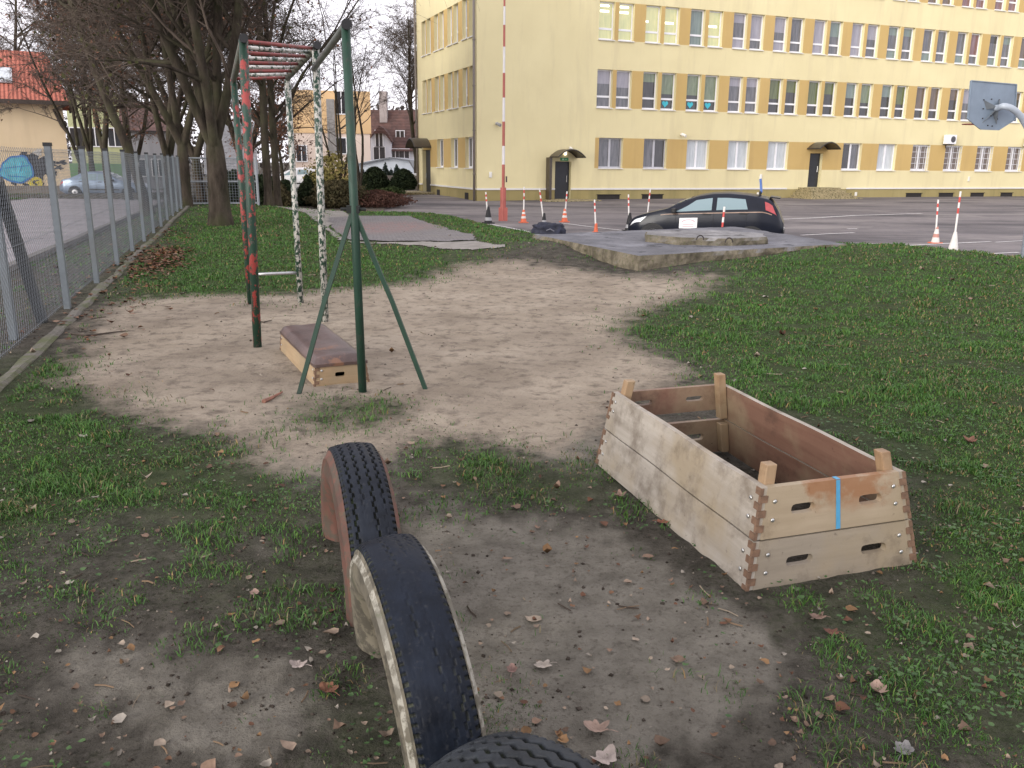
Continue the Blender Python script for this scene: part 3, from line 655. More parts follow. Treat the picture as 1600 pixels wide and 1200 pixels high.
# ------------------------------------------------------------------ climbing frame
GREEN, REDC, WHITEC = (.008, .036, .021), (.26, .038, .032), (.40, .39, .355)
p_red = chipped('green_paint_red_patches', GREEN, REDC, .545, 14, under=(.07, .06, .05)); p_white = chipped('green_paint_white_flakes', WHITEC, GREEN, .50, 30, under=(.10, .08, .06))
p_green = chipped('dark_green_paint', GREEN, (.018, .035, .024), .60, 14, .6); p_worn = chipped('worn_bar_paint', (.07, .085, .065), (.12, .10, .085), .52, 22)
p_rr = chipped('red_rung_paint', (.20, .04, .036), (.09, .06, .05), .56, 20, stretch=1); p_rw = chipped('white_rung_paint', (.52, .51, .48), (.04, .07, .05), .53, 22, stretch=1)
black = flat('black_cap', (.006, .006, .007), .6)
A0, B0, C0_, D0, E0 = gpt(402, 542), gpt(508, 502), gpt(392, 475), gpt(470, 473), gpt(567, 612)
A1, B1, C1, D1, E1 = at_y(380, 62, A0[1]), at_y(493, 74, B0[1]), at_y(365, 124, C0_[1]), at_y(449, 122, D0[1]), at_y(540, 40, E0[1])
cf = thing('climbing_frame', 'tall green pipe climbing frame with red and white rungs and a pull-up bar', 'climbing frame', (np.array(A0) + B0 + C0_ + D0) / 4)
sink = np.array([0, 0, -.15])
def post(p0, p1, r, m, over=0.):
    mb = MB(); dr = (p1 - p0) / np.linalg.norm(p1 - p0); mb.tube([p0 + sink, (p0 + p1) / 2, p1 + dr * over], r, 14); o = child(cf, 'post', m, mb, smooth=True); return o
pA = post(A0, A1, .037, p_red); pB = post(B0, B1, .036, p_white); post(C0_, C1, .035, p_red); post(D0, D1, .033, p_white); pE = post(E0, E1, .029, p_green)
def cap(parent, p, ax, r, l=.03):
    mb = MB(); mb.tube([p - ax * l * .3, p + ax * l], r, 12); child(parent, 'pipe_cap', black, mb)
for a, b in ((A1, C1), (B1, D1)):
    mb = MB(); ax = (a - b) / np.linalg.norm(a - b); mb.tube([b, (a + b) / 2, a + ax * .05], .033, 12); o = child(cf, 'rail', p_worn, mb, smooth=True); cap(o, a + ax * .05, ax, .036)
for i in range(9):
    f = (i + .25) / 8.4; a, b = lerp(A1, C1, f), lerp(B1, D1, f); mb = MB(); mb.tube([a, (a + b) / 2, b], .0165, 10); child(cf, 'rung', p_rr if i % 2 == 0 else p_rw, mb, smooth=True)
bb = at_y(490, 108, B0[1]); ax = (E1 - bb) / np.linalg.norm(E1 - bb)
mb = MB(); mb.tube([bb, (bb + E1) / 2, E1 + ax * .05], .026, 12); o = child(cf, 'pull_up_bar', flat('bar_steel', (.085, .09, .08), .45, .2, 8, .4), mb, smooth=True); cap(o, E1 + ax * .05, ax, .034)
J = at_y(552, 327, E0[1])
for q in ((462, 615), (670, 607)):
    f = gpt(*q); mb = MB(); mb.tube([f + sink * .5, (f + J) / 2, J + (J - f) * .0], .021, 4, phase=.78); child(cf, 'brace', p_green, mb)
mb = MB(); mb.box(J, (.085, .045, .05)); mb.tube([J - [.085, 0, 0], J + [.085, 0, 0]], .011, 8); child(cf, 'bolt_bracket', flat('dark_bracket', (.006, .008, .007), .85), mb)
mb = MB(); mb.tube([at_y(390, 429, C0_[1]), at_y(468, 426, D0[1])], .018, 10); child(cf, 'low_bar', flat('bare_steel', (.42, .42, .43), .35, .15, 9, .8), mb, smooth=True)

# ------------------------------------------------------------------ chain-link fence
grey_post = flat('grey_fence_paint', (.13, .15, .165), .5, .12, 4, dirt=(.12, .12, .11)); wire_m = flat('galvanised_wire', (.22, .24, .26), .5, .15, 3, .5)
f0 = FB - FD * 3.2; fz = lambda p: H1(p[0], p[1])
fence = thing('chain_link_fence', 'long grey chain-link fence with black-capped posts along the left edge of the lawn', 'fence', (FB[0], FB[1], fz(FB)))
HF = 1.66
ends = []
for k in range(-3, 12):
    off = k * 2.12 if k >= 0 else -1.66 + (k + 1) * 2.1
    p = FB + FD * off + FN * (.17 if k < 0 else 0); z = fz(p); hh = HF + .06; sx, sy = .10, .06
    mb = MB(); mb.box((p[0], p[1], z - .15 + (hh + .15) / 2), (sx, sy, hh + .15), math.atan2(FD[1], FD[0])); o = child(fence, 'post', grey_post, mb)
    m2 = MB(); m2.box((p[0], p[1], z + hh + .018), (sx + .012, sy + .012, .036), math.atan2(FD[1], FD[0])); child(o, 'post_cap', black, m2)
    ends.append((off, z))
# brace leaning on the post nearest the photographer
pb = FB + FD * -1.70 + FN * .12; q0 = np.array([pb[0], pb[1], fz(pb) + 1.42]); q1 = gpt(68, 503); mb = MB(); mb.tube([q1 - [0, 0, .05], q0], .06, 4, phase=.78); child(fence, 'brace', flat('dark_grey_steel', (.035, .038, .04), .6), mb)
# mesh : two families of diagonals, 6.5 cm diamonds
L0, L1 = ends[0][0], ends[-1][0]; mb = []; st = .075
xs_ = np.arange(L0 - HF, L1, st); segs = []
for sg in (1, -1):
    for x in xs_:
        a, b = x, x + HF; za_, zb_ = (0, HF) if sg > 0 else (HF, 0)
        if a < L0: za_ += (zb_ - za_) * (L0 - a) / HF; a = L0
        if b > L1: zb_ = za_ + (zb_ - za_) * (L1 - a) / (b - a); b = L1
        segs.append((a, za_ + .04, b, zb_ + .04, .012 * sg))
def fpt(o, z, off=0.):
    p = FB + FD * o + FN * off; return np.array([p[0], p[1], fz(p) + z])
mm = MB()
for a, z1_, b, z2_, off in segs:
    n = 2; pts = [fpt(lerp(a, b, i / n), lerp(z1_, z2_, i / n), .035 + off * .15) for i in range(n + 1)]; mm.tube(pts, .0016, 3, caps=False)
for zz in (.06, .85, 1.66): mm.tube([fpt(o, zz, .035) for o in np.linspace(L0, L1, 30)], .0022, 4, caps=False)
child(fence, 'wire_mesh', wire_m, mm)
# gate at the far end, turning towards the trees
g0 = FB + FD * (11 * 2.12 + .25); gz = fz(g0); gt = thing('fence_gate', 'pale grey mesh gate closing the far end of the fence', 'gate', (g0[0], g0[1], gz))
pale = flat('pale_galvanised', (.25, .27, .29), .5, .1, 5); GD = np.array([.93, .36])
def gp(u, z): return np.array([g0[0] + GD[0] * u, g0[1] + GD[1] * u, gz + z])
mb = MB()
for u in (0, 2.6): mb.tube([gp(u, -.1), gp(u, 1.72)], .05, 8)
for z in (.06, .85, 1.68): mb.tube([gp(0, z), gp(2.6, z)], .028, 8)
child(gt, 'gate_frame', pale, mb)
mb = MB()
for u in np.arange(0, 2.6, .1): mb.tube([gp(u, .06), gp(u, 1.68)], .006, 4)
for z in np.arange(.1, 1.68, .1): mb.tube([gp(0, z), gp(2.6, z)], .006, 4)
child(gt, 'gate_mesh', wire_m, mb)
# mossy concrete edging between fence and lawn
t = NT('mossy_concrete'); n = t.noise(3.2, 7, .65); f = t.noise(38, 5, .7)
c = t.mix(t.ramp(f, .4, .7), (.085, .076, .064), (.15, .138, .118)); c = t.mix(t.math('MULTIPLY', t.ramp(n, .46, .60), .8), c, (.062, .075, .018)); t.bump(t.math('ADD', f, n), .6, .01); kerb_m = t.fin(c, .95)
mb = MB(); G = []
for o in np.linspace(L0, 11 * 2.12 - .5, 160):
    r = []
    for u, zz in ((-.07, -.1), (-.075, .012), (-.16, .022), (-.19, .008), (-.205, -.1)):
        p = FB + FD * o + FN * (u + .03 * mnoise.noise(Vector((o * 1.3, u * 3, 7)))); r.append((p[0], p[1], fz(p) + zz + .028 * mnoise.noise(Vector((o * 2, u * 9, 0)))))
    G.append(r)
mb.grid(np.array(G)); k = mb.build('kerb', kerb_m); k['kind'] = 'structure'

# sticks on the sand
bark = flat('dead_twig', (.055, .042, .032), .9, .3, 20)
def stick(pts, r, label, group=None):
    P = [gpt(*q) + np.array([0, 0, .012]) for q in pts]; mb = MB(); mb.tube(P, np.linspace(r, r * .4, len(P)), 6); return mb
o = stick([(112, 523), (135, 526), (155, 524), (178, 521), (197, 519)], .013, ''); s2 = stick([(128, 520), (118, 515), (112, 512)], .007, '')
o.add(s2.v[0], s2.f); tag(o.build('stick', bark), 'long forked dead branch on sand beside the fence kerb', 'stick')
tag(stick([(412, 630), (425, 624), (441, 615)], .016, '').build('stick', flat('reddish_wood', (.20, .09, .06), .8, .3, 12)), 'short reddish bit of wood on the sand left of the green brace', 'stick')
tag(stick([(398, 503), (412, 505), (425, 502)], .011, '').build('stick', bark), 'thin dark twig near the foot of the red-patched post', 'stick')
# ------------------------------------------------------------------ asphalt yard, street, paving
t = NT('old_asphalt'); n1 = t.noise(.35, 6, .6, t.mapping((.45, 1.6, 1))); n2 = t.noise(3, 7, .65); n3 = t.noise(60, 4, .7)
c = t.mix(t.ramp(n1, .35, .62), (.070, .064, .070), (.185, .166, .166)); c = t.mix(t.math('MULTIPLY', t.ramp(n2, .5, .7), .45), c, (.06, .055, .062)); c = t.mix(t.math('MULTIPLY', t.ramp(n3, .55, .7), .4), c, (.25, .23, .22))
c = t.mix(t.ramp(t.noise(.22, 6, .65, t.mapping((.6, 2.0, 1), (4, 1, 0))), .54, .60), c, (.21, .19, .185))
t.bump(n3, .4, .006); asph = t.fin(c, .85, spec=.25)
gx = np.arange(-40, 75, .8); gy = np.concatenate([np.arange(8, 60, .8), np.arange(60, 130, 3.)])
AX, AY = np.meshgrid(gx, gy); fo = fence_off(AX, AY)
inside = (fo < -.4) & (seg_dist(AX, AY, CREST) * np.where(in_poly(AX, AY, YARD), 1, -1) > -2.2)
AZ = za(AY) + .006 * (fbm(AX, AY, 3, 4) - .5)
ii = np.arange(AX.size).reshape(AX.shape); okq = inside[:-1, :-1] & inside[1:, :-1] & inside[:-1, 1:] & inside[1:, 1:]
qd = np.stack([ii[:-1, :-1], ii[:-1, 1:], ii[1:, 1:], ii[1:, :-1]], -1)[okq]
raw('asphalt_yard', np.stack([AX, AY, AZ], -1).reshape(-1, 3), qd, asph, True, None, 'structure')
white_line = flat('worn_white_paint', (.55, .53, .52), .8, .3, 12, dirt=(.15, .14, .14), dscale=4)
def line(px, w=.11, name='painted_line'):
    P = [apt(*q) for q in px]; mb = MB(); L = []
    for i, p in enumerate(P):
        a = P[max(i - 1, 0)]; b = P[min(i + 1, len(P) - 1)]; dr = (b - a)[:2]; dr /= np.linalg.norm(dr); nn = np.array([-dr[1], dr[0]]) * w / 2
        L.append([(p[0] + nn[0], p[1] + nn[1], p[2] + .012), (p[0] - nn[0], p[1] - nn[1], p[2] + .012)])
    mb.grid(np.array(L)); o = mb.build(name, white_line); o['kind'] = 'structure'
line([(768, 351), (800, 357), (832, 364)]); line([(878, 349), (925, 355), (985, 362)]); line([(1330, 380), (1380, 382), (1414, 384)]); line([(1421, 384), (1480, 381), (1548, 378)], .13); line([(1496, 399), (1545, 397), (1592, 395)], .12)
line([(1555, 379), (1610, 376)], .1); line([(1218, 343), (1270, 341), (1335, 337), (1440, 334)], .22); line([(1252, 368), (1290, 366), (1335, 364)], .14); line([(1324, 358), (1340, 358)], .2)
t = NT('street_asphalt'); n = t.noise(1.2, 7, .65); f = t.noise(50, 4); c = t.mix(t.ramp(n, .35, .65), (.19, .175, .182), (.27, .25, .255)); t.bump(f, .3, .006); street = t.fin(c, .85)
mb = MB(); G = [[(FB[0] + FD[0] * o + FN[0] * u, FB[1] + FD[1] * o + FN[1] * u, 0) for u in np.linspace(1.6, 8.5, 9)] for o in np.linspace(-12, 62, 60)]
G = np.array(G); G[..., 2] = hgt(G[..., 0], G[..., 1]) + .035; mb.grid(G); o = mb.build('street', street); o['kind'] = 'structure'
mb = MB(); G = []
for o_ in np.linspace(-12, 62, 80):
    G.append([(lambda p: (p[0], p[1], H1(p[0], p[1]) + zz))(FB + FD * o_ + FN * u) for u, zz in ((1.6, -.05), (1.6, .09), (1.46, .09), (1.44, -.05))])
mb.grid(np.array(G)); o = mb.build('kerb', flat('kerb_stone', (.12, .11, .10), .9, .25, 6, bump=.4)); o['kind'] = 'structure'
# paved patch with a concrete margin
t = NT('block_paving'); br = t.new('ShaderNodeTexBrick'); t.l.new(t.mapping((1, 1, 1), rot=(0, 0, R(35))), br.inputs['Vector']); br.inputs['Scale'].default_value = 4.6; br.inputs['Mortar Size'].default_value = .02
t.put((.125, .115, .118), br.inputs['Color1']); t.put((.175, .16, .16), br.inputs['Color2']); t.put((.04, .038, .035), br.inputs['Mortar'])
x, y, z = t.sep(); redm = t.math('MULTIPLY', t.ramp(t.math('ADD', t.math('MULTIPLY', t.math('MULTIPLY', x, x), .5), t.math('MULTIPLY', t.math('MULTIPLY', y, y), .16)), 1.1, .2), t.ramp(t.noise(7, 3), .44, .52))
c = t.mix(t.math('MULTIPLY', redm, .75), br.outputs['Color'], (.20, .11, .10)); c = t.mix(t.math('MULTIPLY', t.ramp(t.noise(1.5, 6), .5, .7), .5), c, (.14, .125, .11)); t.bump(br.outputs['Fac'], -.3, .01); pav_m = t.fin(c, .85)
def sheet(px, name, m, lift, n=26, wobble=.05):
    P = [gpt(*q) for q in px]; P = np.array(P); res = []
    for i in range(len(P)):
        for k in range(5): q = lerp(P[i], P[(i + 1) % len(P)], k / 5); res.append(q[:2] + wobble * rng.normal(0, 1, 2) * (k > 0))
    res = np.array(res); x0, y0 = res.min(0); x1, y1 = res.max(0); st = .05
    gx, gy = np.meshgrid(np.arange(x0, x1 + st, st), np.arange(y0, y1 + st, st)); ins = in_poly(gx, gy, res)
    vz = hgt(gx, gy) + lift; ii = np.arange(gx.size).reshape(gx.shape); ok = ins[:-1, :-1] & ins[1:, 1:] & ins[1:, :-1] & ins[:-1, 1:]
    qd = np.stack([ii[:-1, :-1], ii[:-1, 1:], ii[1:, 1:], ii[1:, :-1]], -1)[ok]
    V = np.stack([gx, gy, vz], -1).reshape(-1, 3); c0 = V.mean(0); o = raw(name, V - c0, qd, m, True, None, 'structure'); o.location = c0; return o
sheet([(512, 341), (560, 338), (640, 338), (700, 356), (745, 374), (740, 378), (640, 378), (545, 376), (515, 356)], 'paved_area', pav_m, .022)
conc = flat('worn_concrete', (.20, .185, .168), .9, .25, 4, bump=.5, bscale=30, dirt=(.17, .15, .13))
sheet([(545, 377), (640, 379), (745, 377), (790, 386), (772, 390), (700, 390), (625, 383), (548, 381)], 'path', conc, .014)
sheet([(425, 323), (520, 326), (548, 338), (515, 356), (540, 372), (545, 380), (520, 372), (500, 352), (475, 333)], 'path', conc, .018)
# earth bed behind the lawn
beds = flat('planting_bed', (.085, .070, .050), .95, .35, 2.5, bump=.6, bscale=20)
mb = MB(); xs0 = np.linspace(-24, -4.2, 60); G = np.array([[(x, y, 0) for x in np.linspace(-13.0 - (y - 33) * .30, -5.5 - (y - 36) * .10, 30)] for y in np.linspace(35.5, 58, 30)])
G[..., 2] = za(G[..., 1]) + .05; mb.grid(G); o = mb.build('planting_bed', beds); o['kind'] = 'structure'

# ------------------------------------------------------------------ concrete slab with its round cover
def slab_mat(name, top, side):
    t = NT(name); n = t.noise(1.6, 7, .65); f = t.noise(22, 7, .7); s = t.noise(5, 7, .65, t.mapping((1, 1, .9)))
    g = t.new('ShaderNodeNewGeometry'); nz = t.sep(g.outputs['Normal'])[2]
    tc_ = t.mix(t.ramp(n, .35, .65), tuple(v * .72 for v in top), tuple(v * 1.15 for v in top)); tc_ = t.mix(t.math('MULTIPLY', t.ramp(f, .52, .68), .6), tc_, tuple(v * .45 for v in top)); tc_ = t.mix(t.math('MULTIPLY', t.ramp(t.noise(.9, 6, .7, t.mapping((1, 1, 1), (7, 2, 1))), .52, .62), .6), tc_, tuple(v * 1.7 for v in top)); tc_ = t.mix(t.ramp(t.noise(2.6, 5, .6, t.mapping((1, 1, 1), (1, 9, 4))), .60, .66), tc_, tuple(v * .4 for v in top))
    sc_ = t.mix(t.ramp(s, .38, .62), side, tuple(v * .45 for v in side)); sc_ = t.mix(t.math('MULTIPLY', t.ramp(f, .52, .66), .6), sc_, (.075, .085, .03))
    t.bump(t.math('ADD', f, n), .7, .02); return t.fin(t.mix(t.ramp(nz, .35, .75), sc_, tc_), .93, spec=.2)
sm = slab_mat('slab_concrete', (.145, .145, .158), (.20, .172, .125))
def rough_slab(poly, z0, z1, seed, step=.12, amp=.03):
    P = np.array(poly, float); out = []
    for i in range(len(P)):
        a, b = P[i], P[(i + 1) % len(P)]; k = max(2, int(np.linalg.norm(b - a) / step))
        for j in range(k): out.append(lerp(a, b, j / k))
    O = np.array(out); cen = O.mean(0); n = len(O); rows = []
    nz = max(3, int((z1 - z0) / .06)); 
    for iz in range(nz + 1):
        z = lerp(z0, z1, iz / nz); q = O.copy(); nv = np.array([mnoise.fractal(Vector((x * 2.1, y * 2.1, z * 4 + seed)), 1, 2, 5) for x, y in O])
        dirv = (O - cen) / np.linalg.norm(O - cen, axis=1)[:, None]; q += dirv * (amp * nv - .02 * (iz == nz))[:, None]
        zz = z + (.008 * nv if iz == nz else 0); rows.append(np.column_stack([q, np.full(n, 0.) + zz]))
    for s in (.985, .93, .8, .6, .4, .2, .02):
        q = cen + (rows[nz][:, :2] - cen) * s; zz = z1 + .008 * np.array([mnoise.noise(Vector((x * 3, y * 3, seed))) for x, y in q]) + .004; rows.append(np.column_stack([q, zz]))
    mb = MB(); mb.grid(np.array(rows), closed=True); return mb
rough_poly = [(x, y) for x, y in SLABP]
slab = thing('concrete_slab', 'large low grey concrete slab with mossy broken edges between sand and asphalt yard', 'concrete slab', (3.2, 15.8, -.1))
mb = rough_slab(rough_poly, .02, .27, 1., .08, .055); child(slab, 'slab_top', sm, mb)
cen = np.mean(SLABP, 0); low = [tuple(cen + (np.array(p) - cen) * .955) for p in SLABP]
mb = rough_slab(low, -.75, .05, 5., .15, .05); child(slab, 'footing', sm, mb)
cv0 = at_z(1009, 381, .27); cv1 = at_z(1212, 385, .27); cc_ = (cv0 + cv1) / 2 + np.array([.07, .75, 0]); rr = np.linalg.norm(cv1 - cv0) / 2 * 1.06
hexp = [(cc_[0] + rr * math.cos(a) * 1.0, cc_[1] + rr * .82 * math.sin(a)) for a in np.linspace(0, 2 * math.pi, 9)[:-1] + .25]
cover = thing('concrete_cover', 'raised round concrete manhole cover with two iron lifting loops on the slab', 'manhole cover', (cc_[0], cc_[1], .28))
mb = rough_slab(hexp, .24, .40, 9., .08, .05); child(cover, 'cover_plate', slab_mat('cover_concrete', (.21, .205, .205), (.17, .148, .11)), mb)
for px in (1094, 1139):
    p = at_z(px, 373 if px < 1100 else 377, .41); an = np.linspace(0, math.pi, 9); mb = MB(); mb.tube([p + [.065 * math.cos(a), .02 * math.cos(a), .075 * math.sin(a) - .02] for a in an], .011, 6)
    child(cover, 'lifting_loop', flat('rusty_iron', (.035, .028, .026), .8), mb)
mb = MB(); p0 = at_z(838, 366, .285); p1 = at_z(877, 364, .285); bp = (p0 + p1) / 2; L = np.linalg.norm(p1 - p0)
navy = flat('navy_cloth', (.010, .012, .026), .75, .5, 9, bump=.8, bscale=14)
G = []
for i in range(15):
    row = []
    for j in range(40):
        v = i / 14 * math.pi / 2; a = j / 40 * 2 * math.pi; q = np.array([math.cos(a) * math.cos(v), math.sin(a) * math.cos(v), math.sin(v)])
        k = 1 + .22 * mnoise.fractal(Vector(q * 2.2) + Vector((3, 1, 0)), 1, 2, 4); sx = np.sign(q[0]) * abs(q[0]) ** .6; sy = np.sign(q[1]) * abs(q[1]) ** .6
        row.append(bp + np.array([sx * L / 2 * k, .22 + sy * .22 * k, .20 * abs(q[2]) ** .55 * k - .01]))
    G.append(row)
bag = thing('bag', 'dark blue sports bag or folded jacket lying on the left corner of the slab', 'bag', bp)
mb.grid(np.array(G), closed=True); child(bag, 'bag_body', navy, mb, smooth=True)
mb = MB(); w = [at_y(x, y, bp[1] + .12) for x, y in ((850, 359), (861, 358), (860, 351), (851, 350))]; mb.prism(w, (0, .03, .01)); child(bag, 'white_paper', flat('white_paper', (.75, .75, .76), .6), mb)
mb = MB(); mb.tube([bp + [-.05, -.02, .06], bp + [.02, -.04, .09], bp + [.1, -.03, .05]], .012, 6); child(bag, 'strap', flat('grey_strap', (.10, .10, .12), .6), mb)

# ------------------------------------------------------------------ slalom cones with poles
pw, pr_ = flat('pole_white', (.66, .64, .61), .5, .08, 9), flat('pole_red', (.50, .055, .045), .5, .15, 9)
orange, cwhite, cblack, csilver = flat('cone_orange', (.62, .13, .055), .6, .15, 7, dirt=(.3, .12, .08)), flat('cone_white', (.62, .60, .56), .6, .1, 7, dirt=(.35, .33, .3)), flat('cone_black', (.012, .012, .014), .7), flat('cone_silver', (.30, .30, .31), .5)
def pole_cone(label, bpx, tpx, kind, hc, dark=False, bpos=None):
    b = apt(*bpx) if bpos is None else bpos; tp = at_y(*tpx, b[1]); o = thing('slalom_cone', label, 'traffic cone', b, 'slalom cones with striped poles')
    ax = tp - b; H_ = np.linalg.norm(ax); dr = ax / H_
    pm = MB(); n = 9; s0 = hc * .6
    for i in range(n):
        f0, f1 = lerp(s0 / H_, 1, i / n), lerp(s0 / H_, 1, (i + 1) / n); pm.tube([b + ax * f0, b + ax * f1], .026, 8, (0, 0, 0, 0, 0, 1, 0, 1, 0)[i])
    child(o, 'striped_pole', [pw, pr_], pm)
    cm = MB(); r0 = hc * .24
    def seg(f0, f1, mi): cm.lathe([(lerp(r0, .04, f0), hc * lerp(.06, 1, f0)), (lerp(r0, .04, f1), hc * lerp(.06, 1, f1))], b, 14, mi)
    if kind == 'orange': mats = [orange, cwhite]; [seg(a, b_, m) for a, b_, m in ((0, .3, 0), (.3, .48, 1), (.48, .66, 0), (.66, .82, 1), (.82, 1, 0))]
    elif kind == 'plain': mats = [orange, cwhite]; seg(0, 1, 0)
    elif kind == 'black': mats = [cblack, csilver]; [seg(a, b_, m) for a, b_, m in ((0, .12, 0), (.12, .32, 1), (.32, 1, 0))]
    elif kind == 'white': mats = [cwhite, cwhite]; seg(0, 1, 0)
    else: mats = [cwhite, flat('cone_faded_red', (.45, .22, .18), .7)]; [seg(a, b_, m) for a, b_, m in ((0, .32, 0), (.32, .55, 1), (.55, .85, 0), (.85, 1, 1))]
    child(o, 'cone_body', mats, cm, smooth=False)
    bs = MB(); bs.box(b + [0, 0, hc * .03], (r0 * 2.5, r0 * 2.5, hc * .06), .4); child(o, 'cone_base', cblack if kind in ('black', 'white') else orange, bs)
pole_cone('black tapered cone with silver band left of the flagpole, striped pole upright', (763, 349), (759, 300), 'black', .62)
pole_cone('orange and white banded cone directly right of the flagpole base', (818, 348), (819, 292), 'orange', .48)
pole_cone('black cone with a left-leaning striped pole behind the bag on the slab', (850, 350), (843, 295), 'black', .40)
pole_cone('orange and white banded cone right of the bag with its pole tilting right', (882, 347), (886, 299), 'orange', .5)
pole_cone('small plain orange cone beyond the slab, midway between the bag and the car', (931, 363), (929, 312), 'plain', .30)
pole_cone('tall black tapered cone touching the nose of the dark car', (983, 361), (982, 304), 'black', .62)
pole_cone('white-poled cone behind the bonnet of the dark car', (1010, 350), (1016, 296), 'orange', .4)
pole_cone('striped pole standing before the rear door of the dark car', (1126, 377), (1132, 323), 'plain', .3, bpos=np.array([at_y(1125, 380, 21.6)[0], 21.6, float(za(21.6))]))
pole_cone('faded red and white banded cone right of the grassy rise', (1461, 380), (1466, 312), 'faded', .5)
pole_cone('plain white cone with the right-leaning pole at the edge of the grassy rise', (1488, 398), (1501, 299), 'white', .62)

# ------------------------------------------------------------------ flagpole
fb = apt(786, 345); fp = thing('flagpole', 'tall slender red and white banded flagpole before the yellow building corner', 'flagpole', fb)
bands = [(293, 228, 1), (228, 190, 0), (190, 152.5, 1), (152.5, 114, 0), (114, 73, 1), (73, 39, 0), (39, 10, 1), (10, -32, 0), (-32, -70, 1), (-70, -110, 0)]
zz = lambda y: at_y(785, y, fb[1])[2]
bb_ = []; lastz = zz(257); cols = [('r', 293, 257), ('w', 257, 228)]
mb = MB(); seq = [(293, 257, 1), (257, 228, 0), (228, 190, 1), (190, 152.5, 0), (152.5, 114, 1), (114, 73, 0), (73, 39, 1), (39, 10, 0), (10, -40, 1), (-40, -90, 0)]
for i, (y0, y1, m) in enumerate(seq):
    r = lerp(.058, .034, i / 9); mb.tube([(fb[0], fb[1], zz(y0)), (fb[0], fb[1], zz(y1))], r, 12, m)
fw, fr_ = flat('flag_white', (.62, .60, .60), .5, .08, 2), flat('flag_red', (.36, .095, .075), .6, .15, 2, dirt=(.25, .1, .08))
child(fp, 'pole', [fw, fr_], mb)
mb = MB(); mb.tube([(fb[0], fb[1], fb[2] - .1), (fb[0], fb[1], zz(293))], .115, 10); mb.box((fb[0], fb[1], fb[2] + .25), (.34, .2, .5)); child(fp, 'pole_base', fr_, mb)
mb = MB(); mb.box((fb[0] + .12, fb[1] - .08, zz(280)), (.06, .08, .22)); child(fp, 'rope_cleat', flat('dark_cleat', (.05, .03, .03), .5), mb)

# ------------------------------------------------------------------ basketball hoop seen from behind
hY = 20.9; hp = apt(1598, 411); hY = hp[1]
hoop = thing('basketball_hoop', 'grey steel basketball backboard on a curved pipe post, seen from behind', 'basketball hoop', hp)
hm = flat('hoop_grey', (.17, .215, .27), .5, .12, 2, dirt=(.12, .15, .19)); hm2 = flat('hoop_post', (.33, .37, .42), .45, .1, 3, dirt=(.22, .25, .29)); rust = flat('gusset_dark', (.11, .125, .14), .6, .2, 5)
outl = [(1517, 126), (1588, 132), (1585, 187), (1560, 203), (1532, 202), (1512, 186)]
nb = np.array([-.33, .944, 0]); bc = at_y(1549, 170, hY)
def bpl(px, py, off=0.):
    d = ray(px, py); q = CAM + d * (np.dot(bc - CAM, nb) / np.dot(d, nb)); return q + nb * off
mb = MB(); mb.prism([bpl(*q) for q in outl], nb * .03); child(hoop, 'backboard', hm, mb)
mb = MB()
for i in range(6):
    a, b = bpl(*outl[i], -.012), bpl(*outl[(i + 1) % 6], -.012); mb.tube([a, b], .014, 4, phase=.78)
child(hoop, 'backboard_frame', hm, mb)
a0 = bpl(1552, 169, -.18)
P = [a0 + nb * .1, a0, at_y(1567, 165, hY - .3), at_y(1582, 169, hY - .32), at_y(1595, 181, hY - .2), at_y(1606, 200, hY - .1), at_y(1616, 226, hY), at_y(1620, 260, hY)]
P = np.array(P); tt = np.arange(len(P)); sp = np.linspace(0, len(P) - 1, 30); Ps = np.stack([np.interp(sp, tt, P[:, k]) for k in range(3)], 1)
for _ in range(3): Ps[1:-1] = (Ps[:-2] + 2 * Ps[1:-1] + Ps[2:]) / 4
Ps = np.concatenate([Ps, [hp + [0, 0, -.1]]])
mb = MB(); mb.tube(Ps, .075, 14); child(hoop, 'post', hm2, mb, smooth=True)
mb = MB()
for tri in ([(1537, 156), (1549, 165), (1541, 171)], [(1561, 155), (1553, 164), (1562, 168)], [(1535, 192), (1552, 170), (1550, 178)], [(1557, 194), (1556, 172), (1550, 176)]):
    q = [bpl(*tri[0], -.004), a0 + nb * .02, bpl(*tri[2], -.004)]; mb.prism(q, np.cross(q[1] - q[0], q[2] - q[0]) / np.linalg.norm(np.cross(q[1] - q[0], q[2] - q[0])) * .012)
child(hoop, 'gusset', rust, mb)
mb = MB()
for q in ((1537, 156), (1549, 155), (1561, 156), (1536, 170), (1535, 185), (1558, 186), (1543, 196), (1550, 197), (1559, 172), (1548, 181)): mb.lathe([(.016, 0), (.016, .012), (.001, .014)], bpl(*q, -.002), 8, M=Matrix.Rotation(R(90), 3, 'X'))
child(hoop, 'bolt', black, mb)
rc = bpl(1543, 193, .45); an = np.linspace(0, 2 * math.pi, 25); mb = MB(); mb.tube([rc + [.225 * math.cos(a), .225 * math.sin(a), 0] for a in an], .012, 8, caps=False); mb.tube([bpl(1543, 193, .03), rc - nb * .22], .02, 6); child(hoop, 'rim', flat('rim_red', (.20, .06, .04), .6), mb)

